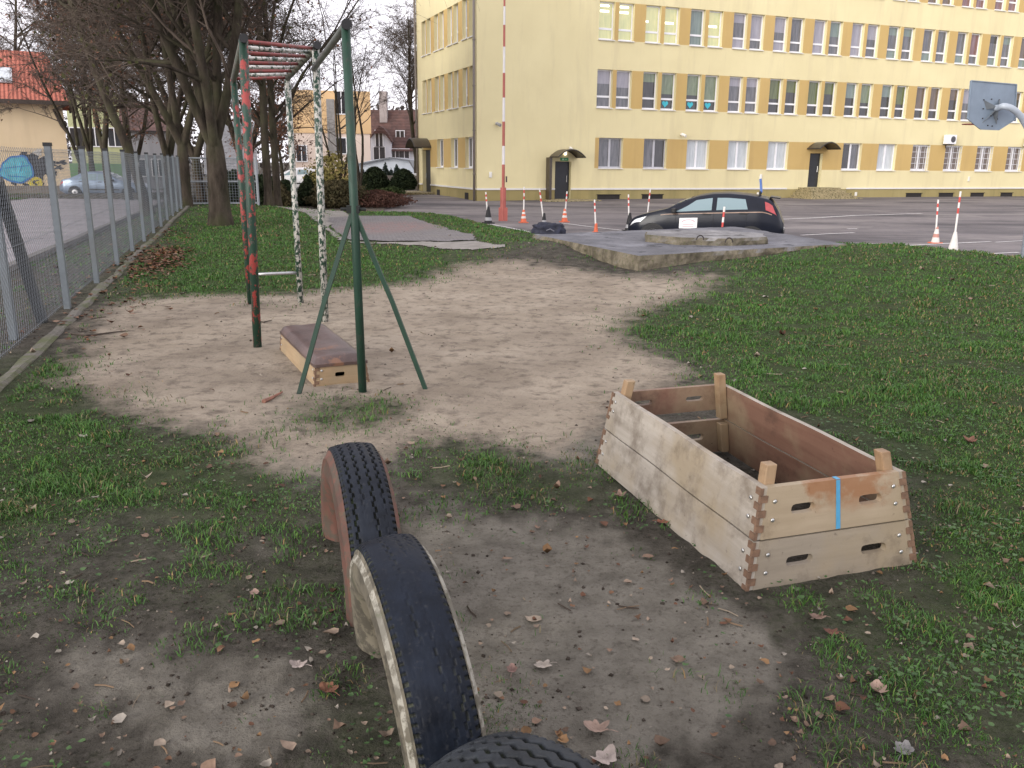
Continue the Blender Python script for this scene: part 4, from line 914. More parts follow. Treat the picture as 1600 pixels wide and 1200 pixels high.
# ------------------------------------------------------------------ cars
def make_car(name, label, loc, rz, prof, belt, hwid, paint, glass, wins, screen, rear_glass, tail, head, L, group=None, light=True, extras=None):
    root = thing(name, label, 'car', loc, group, rz)
    xs = np.linspace(-L / 2, L / 2, 110)
    sm_ = lambda P: np.convolve(np.pad(np.interp(xs, *zip(*sorted(P))), 2, mode='edge'), np.ones(5) / 5, 'valid')
    ztop, zb, hw = sm_(prof), sm_(belt), sm_(hwid); zb = np.minimum(zb, ztop - .015)
    zl = np.interp(xs, [-L / 2, -L / 2 + .3, L / 2 - .3, L / 2], [.34, .2, .2, .28])
    def section(i):
        h = ztop[i] - zb[i]; rw = hw[i] * .95 - .46 * h if h > .12 else hw[i] * (.93 - .2 * h)
        p = [(0, zl[i]), (.82 * hw[i], zl[i]), (.95 * hw[i], zl[i] + .05), (hw[i] * .99, zl[i] + .2), (hw[i], lerp(zl[i], zb[i], .62)), (hw[i] * .985, lerp(zl[i], zb[i], .85)), (hw[i] * .955, zb[i])]
        up = [(lerp(hw[i] * .955, rw, k) + .025 * h * math.sin(math.pi * k), lerp(zb[i], ztop[i] - .045 * min(1, h * 3), k)) for k in np.linspace(.1, 1, 8)]
        tp = [(rw * k, ztop[i] - .045 * min(1, h * 3) * k ** 4) for k in (.93, .8, .5, 0)]
        return np.array(p + up + tp)
    S = np.array([section(i) for i in range(len(xs))]); m = S.shape[1]
    full = np.concatenate([S, S[:, -2:0:-1] * [-1, 1]], 1)
    P = np.stack([np.repeat(xs[:, None], full.shape[1], 1), full[..., 0], full[..., 1]], -1)
    mb = MB(); mb.grid(P, closed=True); n = full.shape[1]; mb.add(P[0], [tuple(range(n))]); mb.add(P[-1], [tuple(range(n))])
    mb.build('body', paint, root, True, world=False)
    def side(x, k):   # k 0..1 from belt to roof edge
        i = np.clip(np.interp(x, xs, np.arange(len(xs))), 0, len(xs) - 1.001); a = int(i); f = i - a
        q = S[a, 6:14] * (1 - f) + S[a + 1, 6:14] * f; kk = k * 7; b = min(int(kk), 6); g = kk - b; v = q[b] * (1 - g) + q[b + 1] * g; return np.array([x, v[0], v[1]])
    def low(x, k):
        i = np.clip(np.interp(x, xs, np.arange(len(xs))), 0, len(xs) - 1.001); a = int(i); f = i - a; q = S[a, 3:7] * (1 - f) + S[a + 1, 3:7] * f
        kk = k * 3; b = min(int(kk), 2); g = kk - b; v = q[b] * (1 - g) + q[b + 1] * g; return np.array([x, v[0], v[1]])
    def patch(fn, cs, nm, mat, off, sgn, nu=10, nv=8, par=root):
        G = []
        for u in np.linspace(0, 1, nu):
            r = []
            for v in np.linspace(0, 1, nv):
                x = lerp(lerp(cs[0][0], cs[1][0], u), lerp(cs[3][0], cs[2][0], u), v); k = lerp(lerp(cs[0][1], cs[1][1], u), lerp(cs[3][1], cs[2][1], u), v)
                q = fn(x, k); q[1] = (q[1] + off) * sgn; q[2] += off * .35; r.append(q)
            G.append(r)
        b = MB(); b.grid(np.array(G)); return b.build(nm, mat, par, True, world=False)
    for sgn in (1, -1):
        for cs in wins: patch(side, cs, 'side_window', glass, .006, sgn)
        # wheels
        for wx in (L * .32, -L * .305):
            wr = .30; wy = .835 * .93 * sgn
            ar = MB(); an = np.linspace(R(-20), R(200), 24); yo = np.interp(wx, xs, hw) + .004
            ar.grid(np.array([[(wx + q * math.cos(a), sgn * (yo + (0 if q < .36 else -.02)), .30 + q * math.sin(a)) for q in (0.02, .2, .335, .36)] for a in an])); ar.build('wheel_arch', black, root, world=False)
            M = Matrix.Rotation(R(90), 3, 'X'); wh = MB(); prof_ = [(.19, -.1), (.27, -.1), (.30, -.07), (.30, .07), (.27, .1), (.19, .1)]
            wh.lathe(prof_, (wx, sgn * (yo - .08), wr), 28, M=M); wo = wh.build('wheel', flat('car_tyre', (.015, .015, .016), .8), root, True, world=False)
            rm = MB(); rm.lathe([(.0, .0), (.05, .105), (.19, .098), (.195, .104), (.20, .09)] if sgn < 0 else [(.20, -.09), (.195, -.104), (.19, -.098), (.05, -.105), (.0005, 0)], (wx, sgn * (yo - .08), wr), 20, M=M); rm.build('rim', flat('alloy', (.42, .42, .43), .35, .1, 5, .7), wo, world=False)
        # mirror, handles
        mq = side(wins[0][0][0] - .05, 0.12); mm_ = MB(); mm_.box((mq[0], sgn * (mq[1] + .10), mq[2] + .04), (.12, .2, .14)); mm_.build('mirror', black, root, world=False, bevel=.03)
        for hx in (wins[0][1][0] + .12, wins[1][1][0] + .1):
            q = low(hx, .82); hb = MB(); hb.box((q[0], sgn * (q[1] + .012), q[2]), (.2, .03, .035)); hb.build('door_handle', black, root, world=False)
        ha = head[0]; patch(low, [(ha[0], ha[2]), (ha[1], ha[2] + .05), (ha[1] - .06, ha[3]), (ha[0] - .15, ha[3] + .06)], 'headlight', flat('lamp_glass', (.6, .62, .63), .15, .1, 9), .012, sgn)
        ta = tail; patch(ta[0] == 'side' and side or low, ta[1], 'tail_light', flat('tail_red', (.34, .055, .06), .3, .15, 9), .012, sgn)
        # door seams
        sb = MB()
        for sx in (wins[0][0][0] - .1, wins[0][1][0] - .06, wins[1][1][0] + .02):
            pts = [low(sx + .0, k) + [0, .002, 0] for k in np.linspace(.05, 1, 8)]; sb.tube([(q[0], q[1] * sgn, q[2]) for q in pts], .004, 4)
        sb.build('door_seam', black, root, world=False)
        st = MB(); st.grid(np.array([[(lambda q: (q[0], sgn * (q[1] + .004), q[2]))(low(x, k)) for k in (.01, .12)] for x in np.linspace(-L * .2, L * .22, 12)])); st.build('sill_trim', black, root, world=False)
    def top(x, s):
        i = int(np.clip(np.interp(x, xs, np.arange(len(xs))), 0, len(xs) - 1)); q = S[i, 13:]; y = s * q[0][0] * .93; z = np.interp(abs(y), q[::-1, 0], q[::-1, 1]); return np.array([x, y, z])
    for nm, (x0, x1) in (('windscreen', screen), ('rear_window', rear_glass)):
        G = np.array([[top(x, s) + [(.006 if nm == 'windscreen' else -.006), 0, .006] for s in np.linspace(-.93, .93, 12)] for x in np.linspace(x0, x1, 10)]); b = MB(); b.grid(G); b.build(nm, glass, root, True, world=False)
    pl = MB(); pl.box((-L / 2 - .012, 0, .52), (.012, .5, .11)); pl.build('number_plate', flat('plate_white', (.7, .7, .68), .5), root, world=False)
    bm_ = MB(); bm_.box((-L / 2 + .04, 0, .45), (.14, 1.25, .2)); bm_.build('rear_bumper', black if extras == 'school' else paint, root, world=False, bevel=.05)
    bm_ = MB(); bm_.box((L / 2 - .07, 0, .40), (.14, 1.15, .2)); bm_.build('front_bumper', paint, root, world=False, bevel=.05)
    root['_'] = 0; del root['_']
    return root, side, low, top
def carpaint(name, col, rough=.25, fl=.3):
    t = NT(name); n = t.noise(3, 4); t.b.inputs['Coat Weight'].default_value = .08; t.b.inputs['Coat Roughness'].default_value = .06
    return t.fin(t.mix(t.ramp(n, .3, .7), tuple(v * .85 for v in col), tuple(v * 1.15 for v in col)), rough, fl, .22)
glass_d = NT('car_glass'); glass_d = glass_d.fin((.17, .24, .26), .06, 0, .7)
hatch_prof = [(2.0, .52), (1.96, .68), (1.8, .80), (1.5, .90), (1.15, .985), (.95, 1.04), (.55, 1.25), (.2, 1.40), (-.2, 1.475), (-.6, 1.49), (-1.1, 1.455), (-1.5, 1.385), (-1.68, 1.33), (-1.82, 1.10), (-1.93, .92), (-2.0, .62)]
hatch_belt = [(2.0, .5), (1.8, .72), (1.0, .92), (0, .975), (-1.5, 1.05), (-1.85, .92), (-2, .55)]
hatch_w = [(2.0, .50), (1.9, .66), (1.7, .78), (1.3, .83), (-1.4, .84), (-1.75, .79), (-1.92, .71), (-2.0, .60)]
hatch_wins = [[(.80, .10), (-.20, .10), (-.20, .90), (.22, .90)], [(-.32, .10), (-1.10, .12), (-1.02, .86), (-.32, .90)]]
cp0 = apt(1100, 382); cp0 = np.array([5.46, 24.4, float(za(24.4)) + .05]); crz = math.pi - R(18)
navyp = carpaint('navy_car_paint', (.007, .009, .016), .3, 0)
car, cside, clow, ctop = make_car('parked_car', 'dark navy driving-school hatchback with a white door sign and a blue roof board', cp0, crz, hatch_prof, hatch_belt, hatch_w, navyp, glass_d, hatch_wins, (.92, .36), (-1.72, -1.86),
    ('side', [(-1.54, .10), (-1.82, .0), (-1.70, .80), (-1.50, .86)]), ((1.62, 1.93, .62, .98),), 4.0, extras='school')
G = np.array([[(lambda q: (q[0], q[1] + .012, q[2]))(clow(x, k)) for k in np.linspace(.16, .60, 6)] for x in np.linspace(.60, .14, 8)]); mb = MB(); mb.grid(G); sgn_o = mb.build('door_sign', flat('sign_white', (.72, .70, .71), .5, .03), car, world=False)
pkm = flat('faint_pink', (.50, .36, .40), .6)   # faint arc of lettering and two rows of text, illegible in the photo
def text_marks(pts, w, h, nm):
    mb = MB()
    for q in pts: mb.box((q[0], q[1] + .016, q[2]), (w, .003, h))
    mb.build(nm, pkm, sgn_o, world=False)
text_marks([clow(.37 + .17 * math.cos(a), .34 + .17 * math.sin(a)) for a in np.linspace(R(160), R(20), 15)], .022, .03, 'arched_lettering')
for k in (.23, .30): text_marks([clow(x, k) for x in np.linspace(.24, .50, 12)], .026, .016, 'text_row')
mb = MB(); mb.box((-1.35, .0, 1.66), (.05, .42, .36), M=Matrix.Rotation(R(8), 4, 'Y')); mb.build('roof_board', flat('sign_blue', (.045, .12, .36), .4), car, world=False)
mb = MB()
for y in (-.3, .3): mb.tube([(-1.35, y, 1.42), (-1.35, y, 1.52)], .03, 6)
mb.tube([(-1.35, -.42, 1.50), (-1.35, .42, 1.50)], .018, 6); mb.build('roof_bar', black, car, world=False)
mb = MB(); mb.box((-1.74, 0, 1.365), (.26, 1.05, .03), M=Matrix.Rotation(R(-6), 4, 'Y')); mb.build('spoiler', navyp, car, world=False, bevel=.01)
G = np.array([[(lambda q: (q[0], q[1] + .005, q[2]))(clow(x, k)) for k in (.86, .92)] for x in np.linspace(1.1, -1.7, 24)]); mb = MB(); mb.grid(G); mb.build('waist_reflection', flat('copper_reflection', (.26, .17, .12), .4, .2, 5), car, world=False)  # copper reflection along the waistline, painted on as a thin coloured strip
for sx in (-.05, -.85):
    for sy in (.33, -.33):
        mb = MB(); mb.box((sx, sy, 1.18), (.1, .26, .22)); mb.build('headrest', flat('seat_grey', (.25, .26, .27), .8), car, world=False, bevel=.04)
car.scale = (1.06, 1.04, 1.03)
# silver saloon on the street
sal_prof = [(2.25, .5), (2.2, .66), (2.0, .76), (1.5, .88), (1.1, .95), (.9, 1.0), (.4, 1.28), (.1, 1.39), (-.3, 1.43), (-.7, 1.42), (-1.1, 1.32), (-1.55, 1.07), (-1.9, 1.0), (-2.15, .95), (-2.25, .6)]
sal_belt = [(2.25, .48), (1.9, .68), (1.0, .87), (-.5, .92), (-1.6, .96), (-2.1, .86), (-2.25, .55)]
sal_w = [(2.25, .55), (2.1, .72), (1.8, .82), (1.3, .85), (-1.5, .85), (-2.0, .80), (-2.25, .62)]
sal_wins = [[(.75, .08), (-.12, .08), (-.12, .92), (.2, .92)], [(-.2, .08), (-1.12, .10), (-.95, .80), (-.2, .92)]]
sp_ = at_y(168, 306, 48); make_car('saloon_car', 'silver-blue saloon car on the street behind the fence', (sp_[0], 48, H1(sp_[0], 48) + .03), R(4), sal_prof, sal_belt, sal_w, carpaint('silver_blue_paint', (.20, .25, .32), .3, .5), glass_d, sal_wins, (.82, .3), (-1.15, -1.5),
    ('low', [(-1.98, .62), (-2.22, .62), (-2.2, .98), (-1.98, .98)]), ((1.95, 2.15, .66, .95),), 4.5)
wp = at_y(466, 303, 58); make_car('parked_car', 'small white car half hidden behind the garden shrubs', (wp[0], 58, float(za(58)) + .02), R(172), hatch_prof, hatch_belt, hatch_w, carpaint('white_car_paint', (.62, .62, .64), .35, 0), glass_d, hatch_wins, (.92, .36), (-1.72, -1.86),
    ('side', [(-1.50, .12), (-1.80, .02), (-1.72, .5), (-1.55, .95)]), ((1.62, 1.93, .62, .98),), 4.0)
# ------------------------------------------------------------------ the yellow school
C0 = np.array([-1.95, 45.67, 0.]); AU = R(68.5); U1 = np.array([math.sin(AU), math.cos(AU), 0]); N1 = np.array([U1[1], -U1[0], 0])
U2 = np.array([-U1[1], U1[0], 0]); N2 = np.array([-U1[0], -U1[1], 0])
ZUP = np.array([0, 0, 1.]); ZB = -.55; ZT = 14.6; LEN1, LEN2 = 48.0, 11.5
school = thing('school_building', 'long yellow school block with ochre window bands, white window frames and an olive plinth', 'building', C0 + [0, 0, ZB])
def plaster(name, a, b, streak):
    t = NT(name); n = t.noise(.35, 6, .6); v = t.noise(1.3, 6, .65, t.mapping((1, 1, .12))); f = t.noise(45, 3)
    c = t.mix(t.ramp(n, .3, .7), a, b); c = t.mix(t.math('MULTIPLY', t.ramp(v, .50, .72), .5), c, streak); t.bump(f, .12, .004); return t.fin(c, .9, spec=.2)
yel = plaster('yellow_plaster', (.67, .59, .345), (.74, .66, .395), (.55, .475, .29)); och = plaster('ochre_plaster', (.50, .35, .135), (.55, .39, .16), (.42, .29, .125)); oli = plaster('olive_plinth', (.30, .245, .105), (.36, .30, .14), (.16, .15, .07))
wt = flat('white_trim', (.70, .68, .64), .6, .05, 3); wf_ = flat('window_pvc', (.78, .78, .80), .35, .04, 5); gf_ = flat('window_grey', (.46, .46, .49), .4, .06, 5)
P1_, win1 = 2.823, []
for k in range(12):
    rows = [('r2', 4.57, 6.54), ('r3', 8.03, 9.93), ('r4', 11.40, 13.32)]
    for nm, a, b in rows:
        if nm == 'r4' and k < 5: continue
        for d in (0, 1.18): win1.append((6.86 + P1_ * k + d, 6.86 + P1_ * k + d + .94, a, b, nm, k))
    if k != 5: win1.append((7.10 + P1_ * k, 7.10 + P1_ * k + 1.50, 1.38, 3.0, 'gf', k))
doors1 = [(4.49, 5.45, -.28, 1.72), (21.55, 22.52, .34, 2.36)]
win2 = []
for k in range(4):
    for a, b, nm in ((4.52, 6.46, 'r2'), (7.87, 9.83, 'r3')):
        for d in (0, 1.09): win2.append((.40 + 2.64 * k + d, .40 + 2.64 * k + d + .84, a, b, nm, k))
for a in (.62, 3.22, 5.98): win2.append((a, a + 1.3, 1.33, 2.93, 'gf', 0))
doors2 = [(8.75, 10.55, -.30, 2.35)]
DEP = .27
def facade(C_, U, N, L, wins, doors, t_first, bands, t_last):
    mb = MB(); ops = [(w[0], w[1], w[2], w[3]) for w in wins] + doors
    zs = sorted({ZB, ZT, .22, *[o[2] for o in ops], *[o[3] for o in ops]})
    P = lambda t_, z, d=0.: C_ + U * t_ + ZUP * z - N * d
    for za_, zb_ in zip(zs[:-1], zs[1:]):
        zm = (za_ + zb_) / 2; row = sorted([o for o in ops if o[2] <= zm <= o[3]]); band = any(a <= zm <= b for a, b in bands)
        cuts = [0.] + [v for o in row for v in o[:2]] + [L]
        for i in range(0, len(cuts), 2):
            a, b = cuts[i], cuts[i + 1]
            parts = [(a, b, 0)]
            if band:
                parts = []
                for p, q, m in ((a, min(b, t_first), 0), (max(a, t_first), min(b, t_last), 1), (max(a, t_last), b, 0)):
                    if q - p > 1e-4: parts.append((p, q, m))
            for p, q, m in parts:
                if zb_ <= .221: m = 2
                mb.add([P(p, za_), P(q, za_), P(q, zb_), P(p, zb_)], [(0, 1, 2, 3)], m)
    for a, b, c, d in ops:
        q = [P(a, c), P(b, c), P(b, d), P(a, d)]; e = [P(a, c, DEP), P(b, c, DEP), P(b, d, DEP), P(a, d, DEP)]
        mb.add(q + e, [(0, 1, 5, 4), (1, 2, 6, 5), (2, 3, 7, 6), (3, 0, 4, 7)], 0)
    return mb
bands1 = [(4.57, 6.54), (8.03, 9.93), (11.40, 13.32), (1.38, 3.0)]
mb = facade(C0, U1, N1, LEN1, win1, doors1, 6.86, bands1, 41.6); child(school, 'front_wall', [yel, och, oli], mb)
mb = facade(C0, U2, N2, LEN2, win2, doors2, .40, [(4.52, 6.46), (7.87, 9.83), (1.33, 2.93)], 10.3); child(school, 'end_wall', [yel, och, oli], mb)
mb = MB(); far = C0 + U2 * LEN2; fr2 = C0 + U1 * LEN1
for a, b in ((far, far + U1 * LEN1), (far + U1 * LEN1, fr2)): mb.add([a + ZUP * ZB, b + ZUP * ZB, b + ZUP * ZT, a + ZUP * ZT], [(0, 1, 2, 3)])
child(school, 'rear_wall', yel, mb)
mb = MB(); o_ = .5; q = [C0 - U1 * o_ - U2 * o_, fr2 + U1 * o_ - U2 * o_, far + U1 * (LEN1 + o_) + U2 * o_, far - U1 * o_ + U2 * o_]; mb.hexa([p + ZUP * ZT for p in q], [p + ZUP * (ZT + .35) for p in q]); child(school, 'roof', flat('roof_edge', (.25, .22, .18), .8), mb)
mb = MB()
def strip(mb, C_, U, N, a, b, z, h, d):
    p = C_ + U * (a + b) / 2 + ZUP * z + N * d / 2; mb.box(p, (b - a, d, h), math.atan2(U[1], U[0]))
for a, b in ((0, 4.49), (5.45, 20.0), (24.6, LEN1)): strip(mb, C0, U1, N1, a, b, .26, .09, .05)
strip(mb, C0, U2, N2, .05, 8.75, .26, .09, .05); strip(mb, C0, U2, N2, 10.55, LEN2, .26, .09, .05)
child(school, 'plinth_trim', wt, mb)
# panes: real dark glass with what hangs behind it
def pane_mat(name, a, b, wave=True, rough=.08, em=None):
    t = NT(name); n = t.noise(9, 5, .6, t.mapping((1, 1, .15))); c = t.mix(t.ramp(n, .32, .68), a, b)
    m = t.fin(c, rough, 0, .8)
    if em: t.l.new(t.mix(t.ramp(t.noise(2.2, 3), .4, .6), em[0], em[1]), t.b.inputs['Emission Color']); t.b.inputs['Emission Strength'].default_value = em[2]
    return m
panes = dict(lilac=pane_mat('pane_lilac_blind', (.25, .24, .285), (.33, .32, .365)), green=pane_mat('pane_green_curtain', (.10, .14, .08), (.22, .26, .17)), olive=pane_mat('pane_olive_curtain', (.065, .085, .025), (.13, .155, .06)),
    grey=pane_mat('pane_grey_glass', (.07, .075, .085), (.16, .16, .18)), dark=pane_mat('pane_dark_glass', (.02, .022, .026), (.05, .05, .055)), teal=pane_mat('pane_teal_blind', (.13, .18, .17), (.2, .25, .23)),
    brown=pane_mat('pane_brown_curtain', (.085, .06, .045), (.16, .115, .09)), red=pane_mat('pane_red_curtain', (.14, .05, .05), (.24, .16, .17)), net=pane_mat('pane_net_curtain', (.40, .44, .46), (.55, .58, .60)),
    lit=pane_mat('pane_lit_room', (.3, .3, .12), (.42, .40, .16), em=((.62, .66, .44), (.80, .76, .48), .22)))
r2 = ['lilac', 'lilac', 'green', 'green', 'green', 'green', 'lilac', 'lilac', 'olive', 'olive', 'olive', 'olive', 'teal', 'green', 'teal', 'olive', 'brown', 'brown', 'brown', 'lilac', 'grey', 'brown', 'brown', 'brown']
r3 = ['lit', 'lit', 'lit', 'lit', 'teal', 'lit', 'lilac', 'lilac', 'lilac', 'grey', 'lilac', 'teal', 'lilac', 'lilac', 'teal', 'teal', 'grey', 'grey', 'grey', 'red', 'dark', 'teal', 'brown', 'dark']
gfl = ['grey', 'grey', 'net', 'net', 'net', None, 'dark', 'net', 'brown', 'brown', 'brown', 'brown']
gfr = ['grey', 'dark', 'net', 'net', 'net', None, 'grey', 'net', 'brown', 'brown', 'brown', 'brown']
heart_m = flat('cyan_sticker', (.05, .45, .55), .5); bar_m = flat('white_bars', (.7, .7, .72), .5)
def window(C_, U, N, w, mats, style, dep=DEP):
    t0, t1, z0, z1, nm, k = w; fr = MB(); rzw = math.atan2(U[1], U[0])
    def bx(mb, a, b, c, d, dd, th, mi=0): p = C_ + U * (a + b) / 2 + ZUP * (c + d) / 2 - N * dd; mb.box(p, (b - a, th, d - c), rzw, mi)
    W_ = .07; D = dep - .035
    bx(fr, t0, t0 + W_, z0, z1, D, .07); bx(fr, t1 - W_, t1, z0, z1, D, .07); bx(fr, t0 + W_, t1 - W_, z0, z0 + W_ + .02, D, .07); bx(fr, t0 + W_, t1 - W_, z1 - W_, z1, D, .07)
    pn = MB()
    if style == 'transom':
        zt = lerp(z0, z1, .30); bx(fr, t0 + W_, t1 - W_, zt - .05, zt + .05, D, .07)
        bx(pn, t0 + .05, t1 - .05, z0 + .05, zt, D + .012, .012, 1); rb = random.Random(int(t0 * 100 + z0 * 1000)); fb_ = rb.choice([1, 1, .8, .62, .5, .35]) if len(mats) > 2 else 1; zs_ = z1 - .05 - (z1 - .05 - zt) * fb_; bx(pn, t0 + .05, t1 - .05, zs_, z1 - .05, D + .012, .012, 0)
        if fb_ < 1: bx(pn, t0 + .05, t1 - .05, zt, zs_, D + .016, .012, 2)
    else:
        tm = (t0 + t1) / 2; bx(fr, tm - .06, tm + .06, z0 + W_, z1 - W_, D - .004, .08)
        bx(pn, t0 + .05, tm, z0 + .05, z1 - .05, D + .012, .012, 0); bx(pn, tm, t1 - .05, z0 + .05, z1 - .05, D + .012, .012, 1)
    o = child(school, 'window', gf_ if style == 'grey' else wf_, fr); child(o, 'pane', mats, pn)
    s = MB(); p = C_ + U * (t0 + t1) / 2 + ZUP * (z0 - .022) + N * (.05 - dep / 2); s.box(p, (t1 - t0 + .04, dep + .07, .045), rzw); child(o, 'sill', wt, s)
    if style == 'bars':
        b = MB()
        for z in np.linspace(z0 + .1, z1 - .1, 5): bx(b, t0 - .03, t1 + .03, z - .010, z + .010, .03, .018)
        for q in np.linspace(t0 + .04, t1 - .04, 5): bx(b, q - .010, q + .010, z0 + .04, z1 - .04, .052, .018)
        child(o, 'grille', bar_m, b)
    return o
i2 = i3 = i4 = 0
for w in win1:
    if w[4] == 'r2':
        a = r2[i2]; lowp = panes['dark'] if a in ('green', 'olive', 'brown', 'teal') else panes['grey']; o = window(C0, U1, N1, w, [panes[a], lowp, lowp], 'transom')
        if i2 in (3, 4, 5):
            h = MB(); ctr = C0 + U1 * ((w[0] + w[1]) / 2 - .06) + ZUP * (w[2] + .34) - N1 * (DEP - .045); pts = []
            for q in np.linspace(0, 2 * math.pi, 24)[:-1]: pts.append(ctr + U1 * (.0125 * 16 * math.sin(q) ** 3) + ZUP * (.0125 * (13 * math.cos(q) - 5 * math.cos(2 * q) - 2 * math.cos(3 * q) - math.cos(4 * q))))
            h.prism(pts, N1 * .006); child(o, 'heart_sticker', heart_m, h)
        i2 += 1
    elif w[4] == 'r3':
        a = r3[i3]; o = window(C0, U1, N1, w, [panes[a], panes['lit' if a == 'lit' else 'grey' if i3 % 2 else 'lilac' if a == 'lilac' else 'teal']] + ([] if a == 'lit' else [panes['grey']]), 'transom')
        if a == 'lit':
            l = MB()
            for zq in ((1.45, 1.72) if i3 < 2 else (1.1,)):
                p = C0 + U1 * (w[0] + (.42 if i3 != 2 else .2)) + ZUP * (w[2] + zq) - N1 * (DEP - .04); l.box(p, (.52 if i3 != 2 else .14, .008, .10), math.atan2(U1[1], U1[0]))
            child(o, 'ceiling_lamp', MATS.get('lampglow') or MATS.setdefault('lampglow', emit('lamp_glow', (1, .97, .88), 1.6)), l)
        i3 += 1
    elif w[4] == 'r4': a = ['teal', 'teal', 'teal', 'brown', 'red', 'red', 'grey'][(i4 // 2) % 7]; window(C0, U1, N1, w, [panes[a], panes[a]], 'transom'); i4 += 1
    else: k = w[5]; window(C0, U1, N1, w, [panes[gfl[k]], panes[gfr[k]]], 'grey' if k < 2 else 'bars' if k >= 8 else 'mid')
for i, w in enumerate(win2): window(C0, U2, N2, w, [panes[['grey', 'lilac', 'teal'][i % 3]], panes['grey']], 'transom' if w[4] != 'gf' else 'mid')
# doors, canopies, steps
doorm = flat('door_dark', (.020, .022, .028), .45, .2, 3); can_m = flat('canopy_smoked', (.055, .042, .030), .35, .3, 4, spec=.6); canf = flat('canopy_frame', (.04, .035, .03), .5)
def door(C_, U, N, d, can_r, tc=None, cz=None, depth=1.15):
    a, b, z0, z1 = d; rzw = math.atan2(U[1], U[0]); mb = MB(); mb.box(C_ + U * (a + b) / 2 + ZUP * (z0 + z1) / 2 - N * (DEP - .03), (b - a - .08, .05, z1 - z0), rzw); o = child(school, 'door', doorm, mb)
    m2 = MB(); m2.tube([C_ + U * (b - .18) + ZUP * (z0 + .9) - N * (DEP - .1), C_ + U * (b - .18) + ZUP * (z0 + 1.25) - N * (DEP - .1)], .02, 6); child(o, 'handle', steel, m2)
    tc = (a + b) / 2 if tc is None else tc; cz = z1 + .25 if cz is None else cz; mb = MB(); G = []; half, rise = can_r, can_r * .48
    for q in np.linspace(-1, 1, 17): G.append([C_ + U * (tc + half * q) + ZUP * (cz + rise * (1 - q * q)) + N * dd for dd in (.02, depth)])
    G = np.array(G); top = G + ZUP * .025; mb.grid(G[::-1]); mb.grid(top); mb.grid(np.stack([G[:, 1], top[:, 1]], 1)); c = child(school, 'canopy', can_m, mb, smooth=True)
    f = MB(); f.tube(list(G[:, 1] - ZUP * .02), .03, 6); f.tube(list(G[:, 0] - ZUP * .02), .03, 6)
    for g in (G[0], G[-1]): f.tube([g[0] - ZUP * .02, g[1] - ZUP * .02], .025, 6)
    child(c, 'canopy_frame', canf, f); return o
door(C0, U1, N1, doors1[0], .80, 4.95, 1.95); door(C0, U1, N1, doors1[1], .78, 22.05, 2.62); door(C0, U2, N2, doors2[0], 1.1, 9.6, 2.5, 1.05)
sp = MB(); q = C0 + U1 * 4.02 + N1 * .25; sp.box(q + ZUP * .82, (.14, .5, 2.2), AU * 0 + math.atan2(U1[1], U1[0])); child(school, 'side_screen', can_m, sp)
rzf = math.atan2(U1[1], U1[0])
t = NT('mossy_steps'); n = t.noise(5, 6, .65); c = t.mix(t.ramp(n, .4, .6), (.36, .30, .17), (.27, .22, .12)); c = t.mix(t.ramp(t.noise(9, 6, .7, t.mapping((1, 1, 2), (3, 1, 4))), .52, .60), c, (.055, .058, .022)); step_m = t.fin(c, .9)
mb = MB(); n = 5
for i in range(n):
    f = i / n; z1 = lerp(.33, -.42, f); hw_ = lerp(1.15, 2.1, f); dp = lerp(1.1, 2.5, f); zt_ = z1; zb_ = z1 - .15 - (.2 if i == n - 1 else .01)
    mb.box(C0 + U1 * 22.03 + N1 * (dp / 2) + ZUP * ((zt_ + zb_) / 2 + .0), (hw_ * 2, dp, zt_ - zb_), rzf)
child(school, 'entrance_steps', step_m, mb)
mb = MB(); mb.box(C0 + U1 * 5.0 + N1 * .75 + ZUP * -.38, (3.2, 1.5, .18), rzf); mb.box(C0 + U1 * 4.9 + N1 * .5 + ZUP * -.30, (1.7, .9, .06), rzf); child(school, 'door_step', step_m, mb)
mb = MB(); mb.box(C0 + U2 * 9.6 + N2 * 1.0 + ZUP * -.3, (3.4, 2.0, .24), math.atan2(U2[1], U2[0])); mb.box(C0 + U2 * 9.6 + N2 * 1.5 + ZUP * -.42, (4.2, 3.0, .14), math.atan2(U2[1], U2[0])); child(school, 'entrance_steps', step_m, mb)
mb = MB(); p = C0 + U1 * 5.05 + N1 * .06 + ZUP * 2.16; mb.lathe([(.001, -.12), (.07, -.1), (.08, .06), (.05, .12), (.001, .13)], p, 12); child(school, 'door_lamp', emit('lit_lamp', (1, .9, .72), 1.4), mb)
mb = MB(); mb.box(C0 + U1 * 5.02 + N1 * .025 + ZUP * 1.83, (.46, .04, .16), rzf); sg = child(school, 'exit_sign', flat('exit_green', (.03, .26, .09), .5), mb)
mb = MB(); mb.box(C0 + U1 * 4.93 + N1 * .05 + ZUP * 1.83, (.1, .01, .08), rzf); mb.box(C0 + U1 * 5.1 + N1 * .05 + ZUP * 1.83, (.14, .01, .025), rzf); child(sg, 'arrow_mark', flat('exit_white', (.5, .65, .5), .5), mb)
pipe_m = flat('downpipe_brown', (.17, .145, .125), .5, .1, 3)
for C_, off in ((C0 - U1 * .02 + N2 * .10 + U2 * .10, 0), (far + N2 * .12 - U2 * .1, 0)):
    mb = MB(); mb.tube([C_ + ZUP * (ZB + .1), C_ + ZUP * 4, C_ + ZUP * ZT], .065, 10)
    for z in np.arange(1, 14, 2.2): mb.tube([C_ + ZUP * z, C_ + ZUP * (z + .06)], .08, 10)
    child(school, 'downpipe', pipe_m, mb, smooth=True)
pitd = flat('cellar_dark', (.018, .015, .013), .8)
